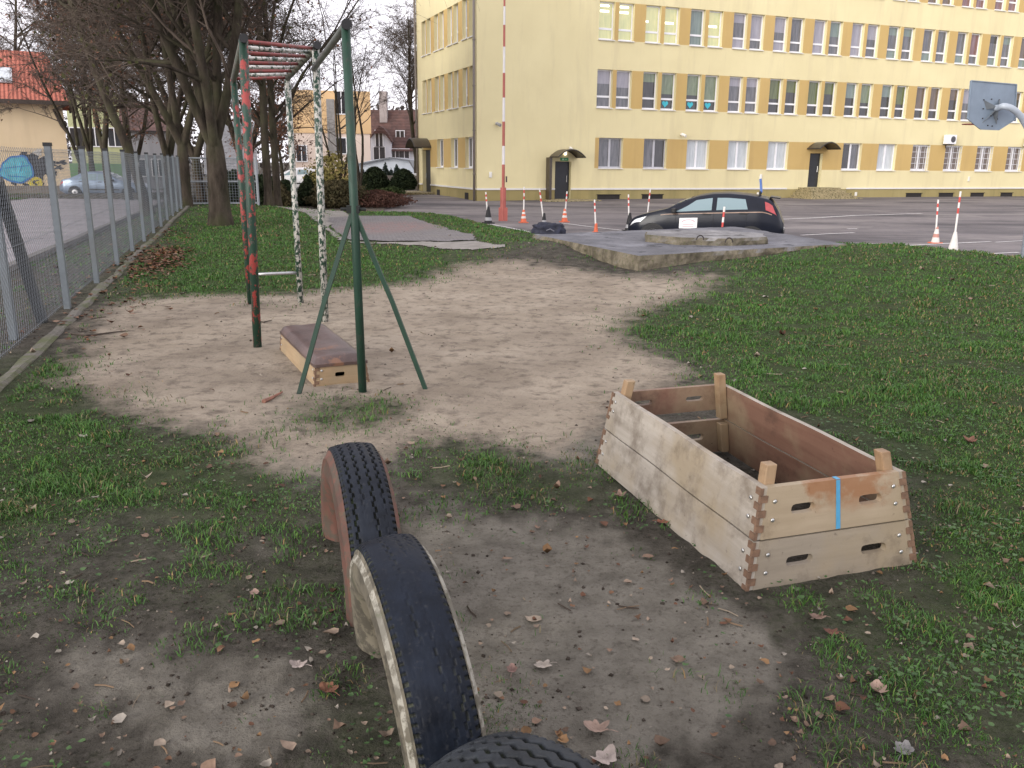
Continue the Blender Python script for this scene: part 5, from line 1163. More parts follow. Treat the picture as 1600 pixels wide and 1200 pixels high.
for t0, t1 in ((7.1, 8.5), (9.95, 11.3), (15.6, 16.2), (29.6, 30.9), (32.45, 33.7), (35.3, 36.5), (38.1, 39.2)):
    mb = MB(); mb.box(C0 + U1 * (t0 + t1) / 2 + N1 * .004 + ZUP * -.20, (t1 - t0, .03, .28), rzf); mb.box(C0 + U1 * (t0 + t1) / 2 + N1 * .03 + ZUP * -.05, (t1 - t0 + .1, .06, .03), rzf); child(school, 'cellar_window', pitd, mb)
for t0 in (1.4, 6.8):
    mb = MB(); mb.box(C0 + U2 * (t0 + .3) + N2 * .004 + ZUP * -.15, (.6, .03, .35), math.atan2(U2[1], U2[0])); child(school, 'cellar_window', pitd, mb)
vent_m = flat('vent_white', (.75, .73, .66), .5)
for t0, z in ((.75, 1.0), (18.0, .95), (34.9, .86), (17.9, -.12), (25.4, -.12)):
    mb = MB(); mb.box(C0 + U1 * t0 + N1 * .03 + ZUP * z, (.17, .06, .30), rzf, 0); child(school, 'wall_lamp', vent_m, mb, bevel=.02)
for px, py, lb in ((775, 193, 'small grey security camera on the blank yellow wall near the corner'), (1064, 210, 'small white security camera under the second row of windows'), (890, 231, 'small pale sensor box on the wall above the arched door canopy')):
    d = ray(px, py); p = CAM + d * (np.dot(C0 - CAM, N1) / np.dot(d, N1)); o = thing('security_camera', lb, 'camera', p + N1 * .02); mb = MB(); mb.box(p + N1 * .05, (.1, .1, .12), rzf); child(o, 'bracket', vent_m, mb)
    mb = MB(); ax = N1 * .24 + U1 * .12 - ZUP * .10; s_ = .5 if px == 890 else 1; mb.tube([p + N1 * .1, p + N1 * .1 + ax * s_], .075 * s_ + .01, 8); child(o, 'camera_body', vent_m if px != 775 else flat('camera_grey', (.3, .3, .3), .5), mb)
for px, py, lb in ((1479, 218, 'white air conditioning unit on the wall above the barred windows'), (1604, 222, 'air conditioning unit cut off by the right edge of the photo')):
    d = ray(px, py); p = CAM + d * (np.dot(C0 - CAM, N1) / np.dot(d, N1)); o = thing('air_conditioner', lb, 'air conditioner', p, 'air conditioners on the school wall')
    mb = MB(); mb.box(p + N1 * .28, (.80, .32, .58), rzf); child(o, 'casing', wf_, mb, bevel=.02); mb = MB(); M = Matrix.Rotation(AU + R(180), 3, 'Z') @ Matrix.Rotation(R(90), 3, 'X')
    q = p + N1 * .445 + U1 * .1; an = np.linspace(0, 2 * math.pi, 17)[:-1]
    mb.prism([q + U1 * (.2 * math.cos(a)) + ZUP * (.2 * math.sin(a)) for a in an], N1 * .012); child(o, 'fan_grille', flat('fan_dark', (.06, .06, .065), .5), mb)
    mb = MB()
    for u in (-.25, .25): mb.box(p + U1 * u + N1 * .2 - ZUP * .32, (.04, .4, .05), rzf)
    mb.tube([p + U1 * -.1 - ZUP * .3 + N1 * .1, p + U1 * -.05 - ZUP * .55 + N1 * .06, p - ZUP * .5 + N1 * .03], .03, 6); child(o, 'bracket', canf, mb)

# ------------------------------------------------------------------ houses beyond
def simple_window(par, Pc, U, w, h, frame=wf_, pane=None, cross=True):
    N = np.array([U[1], -U[0], 0]); rz = math.atan2(U[1], U[0]); mb = MB(); t_ = .09
    for a, b, c, d in ((-w / 2, -w / 2 + t_, -h / 2, h / 2), (w / 2 - t_, w / 2, -h / 2, h / 2), (-w / 2 + t_, w / 2 - t_, -h / 2, -h / 2 + t_), (-w / 2 + t_, w / 2 - t_, h / 2 - t_, h / 2)) + (((-.04, .04, -h / 2 + t_, h / 2 - t_),) if cross else ()):
        mb.box(Pc + U * (a + b) / 2 + ZUP * (c + d) / 2 + N * .05, (b - a, .1, d - c), rz)
    o = mb.build('window', frame, par); p = MB(); p.box(Pc + N * .03, (w - .1, .06, h - .1), rz); p.build('pane', pane or panes['dark'], o); return o
t = NT('clay_tiles'); wv = t.new('ShaderNodeTexWave', wave_type='BANDS', bands_direction='X'); t.l.new(t.co, wv.inputs['Vector']); wv.inputs['Scale'].default_value = 1.4
wv2 = t.new('ShaderNodeTexWave', wave_type='BANDS', bands_direction='Z', wave_profile='SAW'); t.l.new(t.co, wv2.inputs['Vector']); wv2.inputs['Scale'].default_value = 1.3
n = t.noise(2.5, 6, .6); c = t.mix(t.ramp(n, .35, .65), (.30, .085, .055), (.42, .13, .085)); c = t.mix(t.math('MULTIPLY', t.ramp(wv2.outputs['Fac'], .0, .25), -.5), c, c); t.bump(t.math('ADD', wv.outputs['Fac'], wv2.outputs['Fac']), .9, .06); tiles = t.fin(c, .8)
X1_ = np.array([1., 0, 0]); Y1_ = np.array([0, 1., 0])
YH = 54.; xr = at_y(105, 230, YH)[0]; zb_ = -1.4
HA = R(27.2); HX = np.array([math.cos(HA), math.sin(HA), 0]); HY_ = np.array([-math.sin(HA), math.cos(HA), 0]); HC = np.array([xr, YH, 0.])
house = thing('graffiti_house', 'peach rendered house with a red tiled roof and graffiti on its wall', 'house', (xr, YH, 0.), None, HA)
def hl(px, py, ly=0.):          # pixel -> local point on the plane y_local = ly
    d = ray(px, py); q0 = HC + HY_ * ly; p = CAM + d * (np.dot(q0 - CAM, HY_) / np.dot(d, HY_)); v = p - HC; return np.array([v @ HX, v @ HY_, v[2]])
peach = plaster('peach_render', (.62, .49, .32), (.70, .56, .38), (.55, .43, .29))
XL = -24.; DH = 9.2; OV = .7; e0 = hl(60, 158, -OV)[2]; rp = hl(71, 82, 4.6); zr = rp[2]
def hb(nm, m, mb, par=None, **k): return mb.build(nm, m, par or house, world=False, **k)
mb = MB(); mb.hexa([(XL, 0, zb_), (0, 0, zb_), (0, DH, zb_), (XL, DH, zb_)], [(XL, 0, e0 + .3), (0, 0, e0 + .3), (0, DH, e0 + .3), (XL, DH, e0 + .3)]); hb('wall', peach, mb)
mb = MB(); mb.box((XL / 2 - .02, -.03, zb_ + .75), (-XL, .08, 1.3)); hb('plinth', flat('house_plinth', (.20, .17, .14), .9, .2, 2), mb)
ovr = max(hl(110, 158, -OV)[0], .3)
rf = MB(); A = [(XL - OV, -OV, e0), (ovr, -OV, e0), (ovr, DH + OV, e0), (XL - OV, DH + OV, e0), (rp[0], 4.6, zr), (XL - OV, 4.6, zr)]
rf.add(A, [(0, 1, 4, 5), (1, 2, 4), (2, 3, 5, 4), (3, 2, 1, 0), (3, 0, 5)]); roof = hb('roof', tiles, rf)
dk = flat('dark_timber', (.05, .035, .028), .7)
g = MB(); g.box(((XL + ovr) / 2, -OV - .03, e0 - .06), (ovr - XL + OV, .16, .24)); g.box((ovr + .02, DH / 2, e0 - .06), (.14, DH + 1.2, .22)); g.tube([(ovr - .15, -OV, e0 - .1), hl(84, 172, -.15), hl(96, 196, -.12), hl(110, 213, -.1)], .09, 8); hb('gutter', dk, g)
n_ = np.array([0, -(zr - e0), 4.6 + OV]); n_ /= np.linalg.norm(n_); u_ = np.array([0, n_[2], -n_[1]]); ly = 1.7; pc = np.array([hl(2, 125, ly)[0], ly, e0 + (zr - e0) * (ly + OV) / (4.6 + OV)])
mb = MB(); mb.prism([pc + X1_ * a + u_ * b + n_ * .06 for a, b in ((-.6, -.9), (.6, -.9), (.6, .9), (-.6, .9))], n_ * .08); so = hb('skylight', gf_, mb, roof); mb = MB(); mb.prism([pc + X1_ * a + u_ * b + n_ * .145 for a, b in ((-.48, -.75), (.48, -.75), (.48, .75), (-.48, .75))], n_ * .01); hb('pane', panes['net'], mb, so)
# graffiti : flat paint on the wall
def graf(pts, col, name, off, rough=.6):
    mb = MB(); mb.prism([hl(x, y, -off) for x, y in pts], (0, .003, 0)); hb(name, col, mb)
def blob(cx, cy, rx, ry, n, seed, amp=.15):
    r = np.random.default_rng(seed); ph = r.uniform(0, 6.28, 4); out = []
    for i in range(n):
        a = 2 * math.pi * i / n; k = 1 + amp * (math.sin(3 * a + ph[0]) + .6 * math.sin(5 * a + ph[1]) + .5 * math.sin(8 * a + ph[2])) / 1.5; out.append((cx + rx * k * math.cos(a), cy + ry * k * math.sin(a)))
    return out
gblue, gcy, gblk, gyel, gwht = flat('graffiti_blue', (.03, .16, .42), .6, .3, 3), flat('graffiti_cyan', (.10, .42, .52), .6, .3, 2, dirt=(.05, .2, .4), dscale=1.5), flat('graffiti_black', (.03, .028, .03), .6, .3, 2), flat('graffiti_yellow', (.62, .50, .05), .6, .2, 2, dirt=(.25, .2, .03)), flat('graffiti_pale', (.55, .52, .48), .6, .2, 3)
for i, (x, y, rx, ry) in enumerate([(45, 250, 16, 9), (57, 258, 14, 14), (70, 262, 9, 12), (38, 243, 9, 5), (60, 272, 8, 8), (80, 256, 8, 4), (50, 290, 12, 4), (62, 290, 6, 5), (24, 283, 9, 5), (96, 254, 9, 3), (92, 262, 6, 3), (84, 270, 4, 6)]): graf(blob(x, y, rx, ry, 40, i, .42), gblk, 'graffiti', .006 + .002 * i)
graf(blob(26, 265, 27, 22, 44, 31, .10), gblue, 'graffiti', .034); graf(blob(26, 265, 24, 19, 44, 31, .10), gcy, 'graffiti', .038)
for i, (x0, y0, x1, y1) in enumerate([(8, 262, 44, 258), (12, 274, 40, 276), (22, 248, 26, 282), (36, 252, 30, 270)]): mbp = [(x0, y0), (x1, y1), (x1 + .5, y1 + 1.4), (x0, y0 + 1.4)]; graf(mbp, gblue, 'graffiti', .044 + .001 * i)
graf(blob(56, 285, 11, 8, 30, 41, .14), gyel, 'graffiti', .050); graf(blob(56, 285, 5, 4, 20, 43, .3), gblk, 'graffiti', .055); graf(blob(58, 285, 2.4, 2.4, 20, 43, .3), gyel, 'graffiti', .059); graf(blob(59, 238, 6, 5, 24, 47, .4), gwht, 'graffiti', .034)

def block(name, label, px0, px1, pyt, Y, depth, m, pyb=320, roofm=None, rise=0., wins=(), zb=-1.2, yaw=0.):
    a, b = at_y(px0, pyt, Y), at_y(px1, pyt, Y); z1 = (a[2] + b[2]) / 2; o = thing(name, label, 'building', (b[0], Y, zb), None, math.atan2(-b[0], Y))
    mb = MB(); w = b[0] - a[0]; c = np.array([(a[0] + b[0]) / 2, Y + depth / 2, (z1 + zb) / 2]); mb.box(c, (w, depth, z1 - zb)); wl = child(o, 'wall', m, mb)
    if roofm:
        r = MB(); e = .5; x0, x1 = a[0] - e, b[0] + e
        if rise: r.add([(x0, Y - e, z1), (x1, Y - e, z1), (x1, Y + depth + e, z1), (x0, Y + depth + e, z1), (x0, Y + depth / 2, z1 + rise), (x1, Y + depth / 2, z1 + rise)], [(0, 1, 5, 4), (2, 3, 4, 5), (0, 4, 3), (1, 2, 5), (3, 2, 1, 0)])
        else: r.box((c[0], c[1], z1 + .15), (w + 2 * e, depth + 2 * e, .3))
        child(o, 'roof', roofm, r)
    for px, py, ww, hh in wins: p = at_y(px, py, Y); simple_window(o, np.array([p[0], Y, p[2]]), X1_, ww, hh)
    return o
pink = plaster('pink_render', (.64, .53, .46), (.70, .59, .51), (.56, .46, .4)); orng = plaster('orange_render', (.60, .41, .22), (.66, .46, .26), (.52, .36, .2))
o = block('apartment_building', 'pale pink apartment block with an orange top storey behind the climbing frame', 457, 578, 208, 86, 14, pink, wins=[(534, 228, 1.1, 1.6), (534, 265, 1.1, 1.6), (474, 240, 1.1, 1.6), (474, 282, 1.1, 1.6)])
a, b = at_y(457, 208, 86), at_y(578, 143, 86); mb = MB(); mb.box(((a[0] + b[0]) / 2, 86 + 6.95, (a[2] + b[2]) / 2), (b[0] - a[0], 14.1, b[2] - a[2])); child(o, 'top_storey', orng, mb)
simple_window(o, np.array([at_y(534, 160, 86)[0], 85.9, at_y(534, 161, 86)[2]]), X1_, 1.1, 2.2); mb = MB()
mb.box((at_y(518, 200, 85.7)[0], 85.75, (at_y(518, 156, 86)[2] + at_y(518, 240, 86)[2]) / 2), (.75, .4, at_y(518, 156, 86)[2] - at_y(518, 240, 86)[2])); child(o, 'chimney_flue', flat('flue_grey', (.23, .22, .21), .7, .2, 2), mb)
mb = MB(); mb.box(((a[0] + b[0]) / 2, 85.85, at_y(500, 272, 86)[2]), (b[0] - a[0] + .02, .22, 1.0)); child(o, 'base_band', orng, mb)
t = NT('dark_roof_tiles'); n = t.noise(1.5, 7, .65); wv = t.new('ShaderNodeTexWave', wave_type='BANDS', bands_direction='Z'); t.l.new(t.co, wv.inputs['Vector']); wv.inputs['Scale'].default_value = .9
c = t.mix(t.ramp(n, .35, .65), (.055, .030, .026), (.115, .058, .047)); t.bump(wv.outputs['Fac'], .6, .05); dkroof = t.fin(c, .85)
YW = 104.; wh_ = thing('white_house', 'white house with a steep dark red mansard roof, chimney and rounded gable', 'house', (at_y(612, 250, YW)[0], YW, -1))
whitew = plaster('white_render', (.62, .63, .68), (.70, .71, .75), (.52, .53, .57)); a, b = at_y(577, 207, YW), at_y(652, 207, YW); z_e = at_y(600, 236, YW)[2]
mb = MB(); mb.box(((a[0] + b[0]) / 2 + 1, YW + 6, (z_e - 1) / 2), (b[0] - a[0] + 6, 10, z_e + 1)); child(wh_, 'wall', whitew, mb)
zrd = at_y(600, 168, YW)[2]; mb = MB(); x0, x1 = a[0] - .5, b[0] + 5; mb.add([(x0, YW + .6, z_e), (x1, YW + .6, z_e), (x1, YW + 11, z_e), (x0, YW + 11, z_e), (x0, YW + 4.5, zrd), (x1, YW + 4.5, zrd), (x1, YW + 7.5, zrd), (x0, YW + 7.5, zrd)], [(0, 1, 5, 4), (4, 5, 6, 7), (2, 3, 7, 6), (0, 4, 7, 3), (1, 2, 6, 5)]); rf = child(wh_, 'roof', dkroof, mb)
mb = MB(); p = at_y(600, 165, YW + 4); mb.box((p[0], YW + 3.6, p[2] - .2), (.9, .9, 3.6)); mb.build('chimney', flat('chimney_render', (.30, .26, .25), .8), rf)
gpts = [at_y(x, y, YW + .3) for x, y in ((579, 250), (579, 214), (584, 209), (596, 208), (603, 211), (611, 221), (611, 250))]; mb = MB(); mb.prism(gpts, (0, 3, 0)); child(wh_, 'gable', whitew, mb)
gpts = [at_y(x, y, YW - .1) for x, y in ((577, 215), (583, 208), (592, 196), (599, 200), (606, 209), (613, 222), (611, 222), (603, 211), (596, 208), (584, 209), (579, 215))]; mb = MB(); mb.prism(gpts, (0, 3.5, 0)); child(wh_, 'gable_roof', dkroof, mb)
for px, py, w, h in ((592.5, 216.5, 1.0, 2.0), (593, 241, 1.5, 1.8), (625.5, 217, 1.1, 2.0), (618, 244, 1.0, 1.8), (632, 244, 1.3, 1.8)):
    yy = YW + .25 if px < 612 else (YW + 2.0 if py < 230 else YW + .9); p = at_y(px, py, yy); simple_window(wh_, np.array([p[0], yy, p[2]]), X1_, w, h)
YS = 66.; shd = thing('workshop', 'low pale blue workshop with a shallow pitched roof beyond the clipped conifers', 'shed', (at_y(605, 270, YS)[0], YS, -.6))
pb = plaster('pale_blue_sheet', (.55, .60, .68), (.62, .67, .74), (.48, .53, .6)); pts = [at_y(x, y, YS) for x, y in ((556, 300), (556, 256), (582, 250), (609, 246), (638, 250), (650, 272), (652, 300))]
mb = MB(); mb.prism(pts, (0, 9, 0)); child(shd, 'wall', pb, mb); rp_ = [at_y(x, y, YS - .3) for x, y in ((552, 257), (609, 245.5), (640, 250), (653, 273), (651, 273), (638, 251.5), (609, 247.5), (552, 259))]; mb = MB(); mb.prism(rp_, (0, 9.6, 0)); child(shd, 'roof', flat('shed_edge', (.16, .17, .19), .6), mb)
gar = block('garage', 'small white garage doorway frame right of the pale blue workshop', 619, 651, 271, 62, 3, wf_); p0, p1 = at_y(623, 276, 61.9), at_y(645, 300, 61.9); mb = MB(); mb.box(((p0[0] + p1[0]) / 2, 61.97, (p0[2] + p1[2]) / 2), (p1[0] - p0[0], .08, p0[2] - p1[2])); child(gar, 'door', flat('garage_dark', (.10, .10, .11), .6), mb)
lime = plaster('lime_render', (.42, .44, .24), (.48, .50, .30), (.36, .38, .22)); grn = plaster('green_render', (.13, .24, .12), (.17, .30, .15), (.12, .2, .1)); grw = plaster('grey_render', (.27, .27, .29), (.33, .33, .35), (.22, .22, .24))
o = block('tenement', 'pale lime building with a green ground floor behind the silver car', 112, 205, 150, 80, 12, lime, roofm=flat('felt_roof', (.16, .15, .15), .8), wins=[(130, 215, 1.2, 1.7), (155, 215, 1.2, 1.7), (182, 215, 1.2, 1.7)]); a, b = at_y(112, 255, 80), at_y(205, 255, 80); mb = MB(); mb.box(((a[0] + b[0]) / 2, 79.9, (a[2] - 1.2) / 2), (b[0] - a[0] + .05, .3, a[2] + 1.2)); child(o, 'green_base', grn, mb)
block('tenement', 'grey rendered building with a gate arch at the end of the street', 203, 275, 205, 74, 10, grw, roofm=dkroof, rise=2.5, wins=[(222, 262, 1.2, 1.5), (250, 262, 1.1, 1.5)])
block('cottage', 'grey cottage with a white window behind the big tree and dark evergreens', 335, 392, 272, 60, 8, whitew, roofm=flat('slate_roof', (.21, .21, .22), .8, .2, 3), rise=3.6, wins=[(361, 284, 1.6, 1.3)])

# ------------------------------------------------------------------ trees
def tubes(P0, P1, R0, R1, n):
    P0, P1 = np.asarray(P0), np.asarray(P1); T = P1 - P0; L = np.linalg.norm(T, axis=1)[:, None]; T = T / (L + 1e-9)
    a = np.where(np.abs(T[:, 2:3]) < .9, [[0, 0, 1.]], [[1., 0, 0]]); U = np.cross(T, a); U /= np.linalg.norm(U, axis=1)[:, None] + 1e-9; V = np.cross(T, U)
    an = np.arange(n) * 2 * math.pi / n; ring = np.cos(an)[None, :, None] * U[:, None] + np.sin(an)[None, :, None] * V[:, None]
    A = P0[:, None] + ring * np.asarray(R0)[:, None, None]; B = P1[:, None] + ring * np.asarray(R1)[:, None, None]
    vv = np.concatenate([A, B], 1).reshape(-1, 3); b = np.arange(len(P0))[:, None, None] * 2 * n; j = np.arange(n)
    q = np.stack([j, (j + 1) % n, n + (j + 1) % n, n + j], 1)[None] + b; return vv, q.reshape(-1, 4)
t = NT('tree_bark'); n = t.noise(6, 8, .7, t.mapping((1, 1, .25))); b_ = t.noise(1.1, 5); c = t.mix(t.ramp(n, .35, .68), (.022, .017, .013), (.075, .060, .046)); c = t.mix(t.math('MULTIPLY', t.ramp(b_, .45, .65), .55), c, (.055, .060, .028)); t.bump(n, 1., .04); barkm = t.fin(c, .95, spec=.15)
twigm = flat('twig_bark', (.085, .068, .057), .9, .35, 1.5, spec=.15); twigm2 = flat('twig_bark_brown', (.090, .070, .056), .9, .35, 1.5, spec=.15)
t = NT('brown_leaf'); brleaf = t.fin(t.mix(t.ramp(t.noise(1.7, 5), .35, .65), (.10, .05, .033), (.19, .095, .06)), .85, spec=.1)
t = NT('olive_leaf'); olleaf = t.fin(t.mix(t.ramp(t.noise(1.2, 5), .35, .65), (.026, .028, .012), (.070, .068, .028)), .85, spec=.1)
def tree(base, Hh, r0, seed, label, lean=(0, 0), fork=.28, spread=1., counts=(11, 8, 6, 5), leaf=None, nleaf=0, limbs=0, group='bare trees along the lawn', twig=None, name='bare_tree', lw=.07, minr=.008, start=.25, wig=.05, reach=.85):
    r = np.random.default_rng(seed); base = np.array(base, float); o = thing(name, label, 'tree', base, group)
    trunk = MB(); S0, S1, A0_, A1_, tips = [], [], [], [], []
    def path(p, d, L, k, wig, grav):
        pts = [p]; d = d / np.linalg.norm(d)
        for i in range(k):
            d = d + r.normal(0, wig, 3) + np.array([0, 0, grav]); d /= np.linalg.norm(d); pts.append(pts[-1] + d * L / k)
        return np.array(pts)
    def branch(p, d, L, rad, lv):
        k = (9, 6, 4, 3, 2)[lv]; pts = path(p, d, L, k, (wig, .13, .18, .24, .25)[lv], (.03, .03, .0, -.03, -.05)[lv]); rr = np.maximum(rad * (1 - .78 * np.linspace(0, 1, k + 1)), minr * .7)
        if lv <= 1 and rad > .05: trunk.tube(pts, rr, 9 if lv == 0 else 6, caps=False)
        else:
            for i in range(k): S0.append(pts[i]); S1.append(pts[i + 1]); A0_.append(rr[i]); A1_.append(rr[i + 1])
        if lv == len(counts) - 1:          # the finest twigs, all at once
            m = counts[lv]; x = r.uniform(.1, 1, m) * k; i = np.minimum(x.astype(int), k - 1); T = pts[i + 1] - pts[i]; q = pts[i] + T * (x - i)[:, None]; T = T / np.linalg.norm(T, axis=1)[:, None]
            a = r.normal(0, 1, (m, 3)); a[:, 2] -= .15; nd = T * .6 + a * .6; nd /= np.linalg.norm(nd, axis=1)[:, None]; l = (L * r.uniform(.35, .8, m))[:, None]
            q1 = q + nd * l * .5; q2 = q1 + (nd + r.normal(0, .35, (m, 3)) - [0, 0, .15]) * l * .5
            S0.extend(q); S1.extend(q1); S0.extend(q1); S1.extend(q2); A0_.extend([minr * .75] * m); A1_.extend([minr * .6] * m); A0_.extend([minr * .6] * m); A1_.extend([minr * .35] * m); tips.extend(q1); tips.extend(q2); return
        for c in range(counts[lv]):
            f = r.uniform(start if lv == 0 else .22, 1.0); x = f * k; i = min(int(x), k - 1); q = pts[i] + (pts[i + 1] - pts[i]) * (x - i); T = pts[i + 1] - pts[i]; T /= np.linalg.norm(T)
            an = r.uniform(0, 6.283); a = np.array([math.cos(an), math.sin(an), r.uniform(-.15, .5)]); a = a - T * (a @ T) * .5; nd = T * r.uniform(.25, .75) + a * r.uniform(.6, 1.1) * spread
            branch(q, nd, L * r.uniform(.34, .60) * (reach * (1.12 - .5 * f) if lv == 0 else 1), max(rr[i] * r.uniform(.42, .62), minr), lv + 1)
    d0 = np.array([lean[0], lean[1], 1.]); d0 /= np.linalg.norm(d0)
    if limbs:
        hf = Hh * fork; tp = path(base - [0, 0, .1], d0, hf, 5, .03, 0); trunk.tube(tp, np.array([r0 * 1.4, r0 * 1.08, r0, r0 * .96, r0 * .88, r0 * .62]), 14, caps=False)
        for i in range(limbs):
            an = 2 * math.pi * (i + r.uniform(-.2, .2)) / limbs; nd = np.array([math.cos(an) * .45 * spread, math.sin(an) * .45 * spread, 1]); branch(tp[-2] + (tp[-1] - tp[-2]) * r.uniform(-.3, .5), nd + d0 * .3, Hh * (1 - fork), r0 * (1.12 / limbs ** .5), 0)
    else:
        trunk.tube([base - [0, 0, .2], base + d0 * .15, base + d0 * .5], [r0 * 1.6, r0 * 1.25, r0 * 1.02], 10, caps=False); branch(base + d0 * .45, d0, Hh, r0, 0)
    trunk.build('trunk', barkm, o, True)
    v, q = tubes(S0, S1, A0_, A1_, 3); cr = raw('crown', v - base, q, twig or twigm, False); cr.parent = o
    if leaf and nleaf:
        tips = np.array(tips); ctr = tips[r.integers(0, len(tips), nleaf)] + r.normal(0, .12, (nleaf, 3)); a = r.normal(0, 1, (nleaf, 3)); a /= np.linalg.norm(a, axis=1)[:, None]; b = np.cross(a, r.normal(0, 1, (nleaf, 3))); b /= np.linalg.norm(b, axis=1)[:, None]; s = lw * r.uniform(.6, 1.3, (nleaf, 1))
        V = np.stack([ctr - a * s, ctr + b * s * .6, ctr + a * s, ctr - b * s * .6], 1).reshape(-1, 3); lf = raw('foliage', V - base, np.arange(nleaf * 4).reshape(-1, 4), leaf); lf.parent = o
    return o
bt = gpt(345, 352)
tree(bt, 14, .25, 11, 'big thick-trunked old tree with mossy bark on the lawn behind the climbing frame', fork=.17, limbs=5, counts=(14, 8, 6, 6), leaf=olleaf, nleaf=4200, lw=.055, spread=1.0, twig=twigm2, start=.14, minr=.0075, reach=.6)
def gx(px, y): return at_y(px, 300, y)[0]
def tb(px, y): x = gx(px, y); return (x, y, H1(x, y))
tree(tb(288, 31), 13, .21, 12, 'second thick tree of the row, just behind the big mossy one beside the fence', fork=.2, limbs=3, leaf=brleaf, nleaf=1500, twig=twigm2, counts=(12, 7, 6, 6), start=.22, spread=.95, reach=.5)
tree(tb(264, 34), 13, .20, 13, 'brown-leaved tree near the far end of the fence', fork=.15, limbs=3, leaf=brleaf, nleaf=1500, lean=(-.02, 0), twig=twigm2, counts=(12, 7, 6, 6), start=.22, spread=.95, minr=.009, reach=.5)
tree(tb(230, 27), 12, .15, 14, 'slim tree beyond the fence, its trunk leaning left over the street', lean=(-.22, 0), counts=(10, 5, 5, 5), leaf=brleaf, nleaf=150, reach=.35, start=.45)
tree(tb(315, 38), 14, .20, 15, 'tall tree behind the fence gate', limbs=2, fork=.2, leaf=olleaf, nleaf=3500, counts=(14, 9, 6, 8), start=.08, minr=.01)
tree(tb(419, 33), 15, .16, 16, 'tall straight dark tree framed by the climbing frame posts, left of a close pair', counts=(22, 8, 6, 7), spread=.75, leaf=brleaf, nleaf=900, wig=.015, start=.14)
tree(tb(433, 34), 15, .15, 29, 'tall straight dark tree framed by the climbing frame posts, right of a close pair', counts=(22, 8, 6, 7), spread=.8, leaf=brleaf, nleaf=900, wig=.015, start=.14)
tree(tb(442, 46), 5.2, .10, 17, 'small red-brown beech still in leaf behind the climbing frame', counts=(16, 8, 6), leaf=brleaf, nleaf=2600, lw=.07, group='small trees in the garden', start=.12, spread=.6)
tree(tb(534, 41), 7.6, .12, 18, 'multi-stemmed bare tree before the pink apartment block, left stem group', limbs=4, fork=.08, counts=(6, 5, 5), spread=.75, group='small trees in the garden', wig=.09, start=.3)
tree(tb(560, 44), 8.6, .12, 19, 'slender bare tree seen right of the green pull-up bar post', limbs=3, fork=.12, counts=(6, 5, 5), spread=.6, group='small trees in the garden', lean=(.10, 0), wig=.08, start=.3)
tree(tb(652, 64), 12.5, .22, 20, 'tall bare tree at the left end of the yellow school', counts=(12, 7, 5, 6), limbs=3, fork=.2, spread=.55, minr=.012, group='bare trees behind the buildings')
tree(tb(128, 50), 11, .17, 21, 'thin street tree right of the graffiti house, left of two', limbs=3, fork=.2, counts=(10, 7, 5, 6), spread=.6, reach=.6, minr=.010, leaf=brleaf, nleaf=300, group='street trees behind the silver car')
tree(tb(150, 48), 11, .17, 22, 'thin forked street tree directly behind the silver car', limbs=3, fork=.22, counts=(10, 7, 5, 6), spread=.6, reach=.6, minr=.010, leaf=brleaf, nleaf=700, group='street trees behind the silver car')
tree(tb(171, 46), 11, .20, 23, 'dark street tree above the bonnet of the silver car', limbs=2, fork=.3, counts=(12, 7, 5, 6), spread=.7, reach=.6, minr=.010, leaf=brleaf, nleaf=1400, group='street trees behind the silver car')
tree(tb(200, 44), 10, .17, 24, 'brownish street tree right of the silver car', counts=(14, 8, 6, 6), reach=.7, minr=.010, leaf=brleaf, nleaf=2400, group='street trees behind the silver car')
tree(tb(52, 84), 21, .26, 25, 'tall bare tree rising behind the red roof', counts=(16, 7, 5, 5), minr=.017, group='bare trees behind the buildings')
tree((-11.2, 17.0, H1(-11.2, 17)), 12, .26, 26, 'bare tree outside the left edge whose branches hang into the top left corner', counts=(7, 5, 4, 5), lean=(.05, 0.0), spread=.9, reach=.5, start=.65)
tree(tb(215, 62), 15, .24, 27, 'tall bare tree at the end of the street', counts=(13, 8, 6, 7), limbs=3, fork=.15, minr=.013, leaf=brleaf, nleaf=2400, group='bare trees behind the buildings')
tree(tb(385, 48), 14, .22, 28, 'bare tree between the two big lawn trees and the cottage', counts=(14, 8, 6, 7), limbs=2, fork=.12, minr=.011, leaf=brleaf, nleaf=1600, group='bare trees behind the buildings', start=.1)

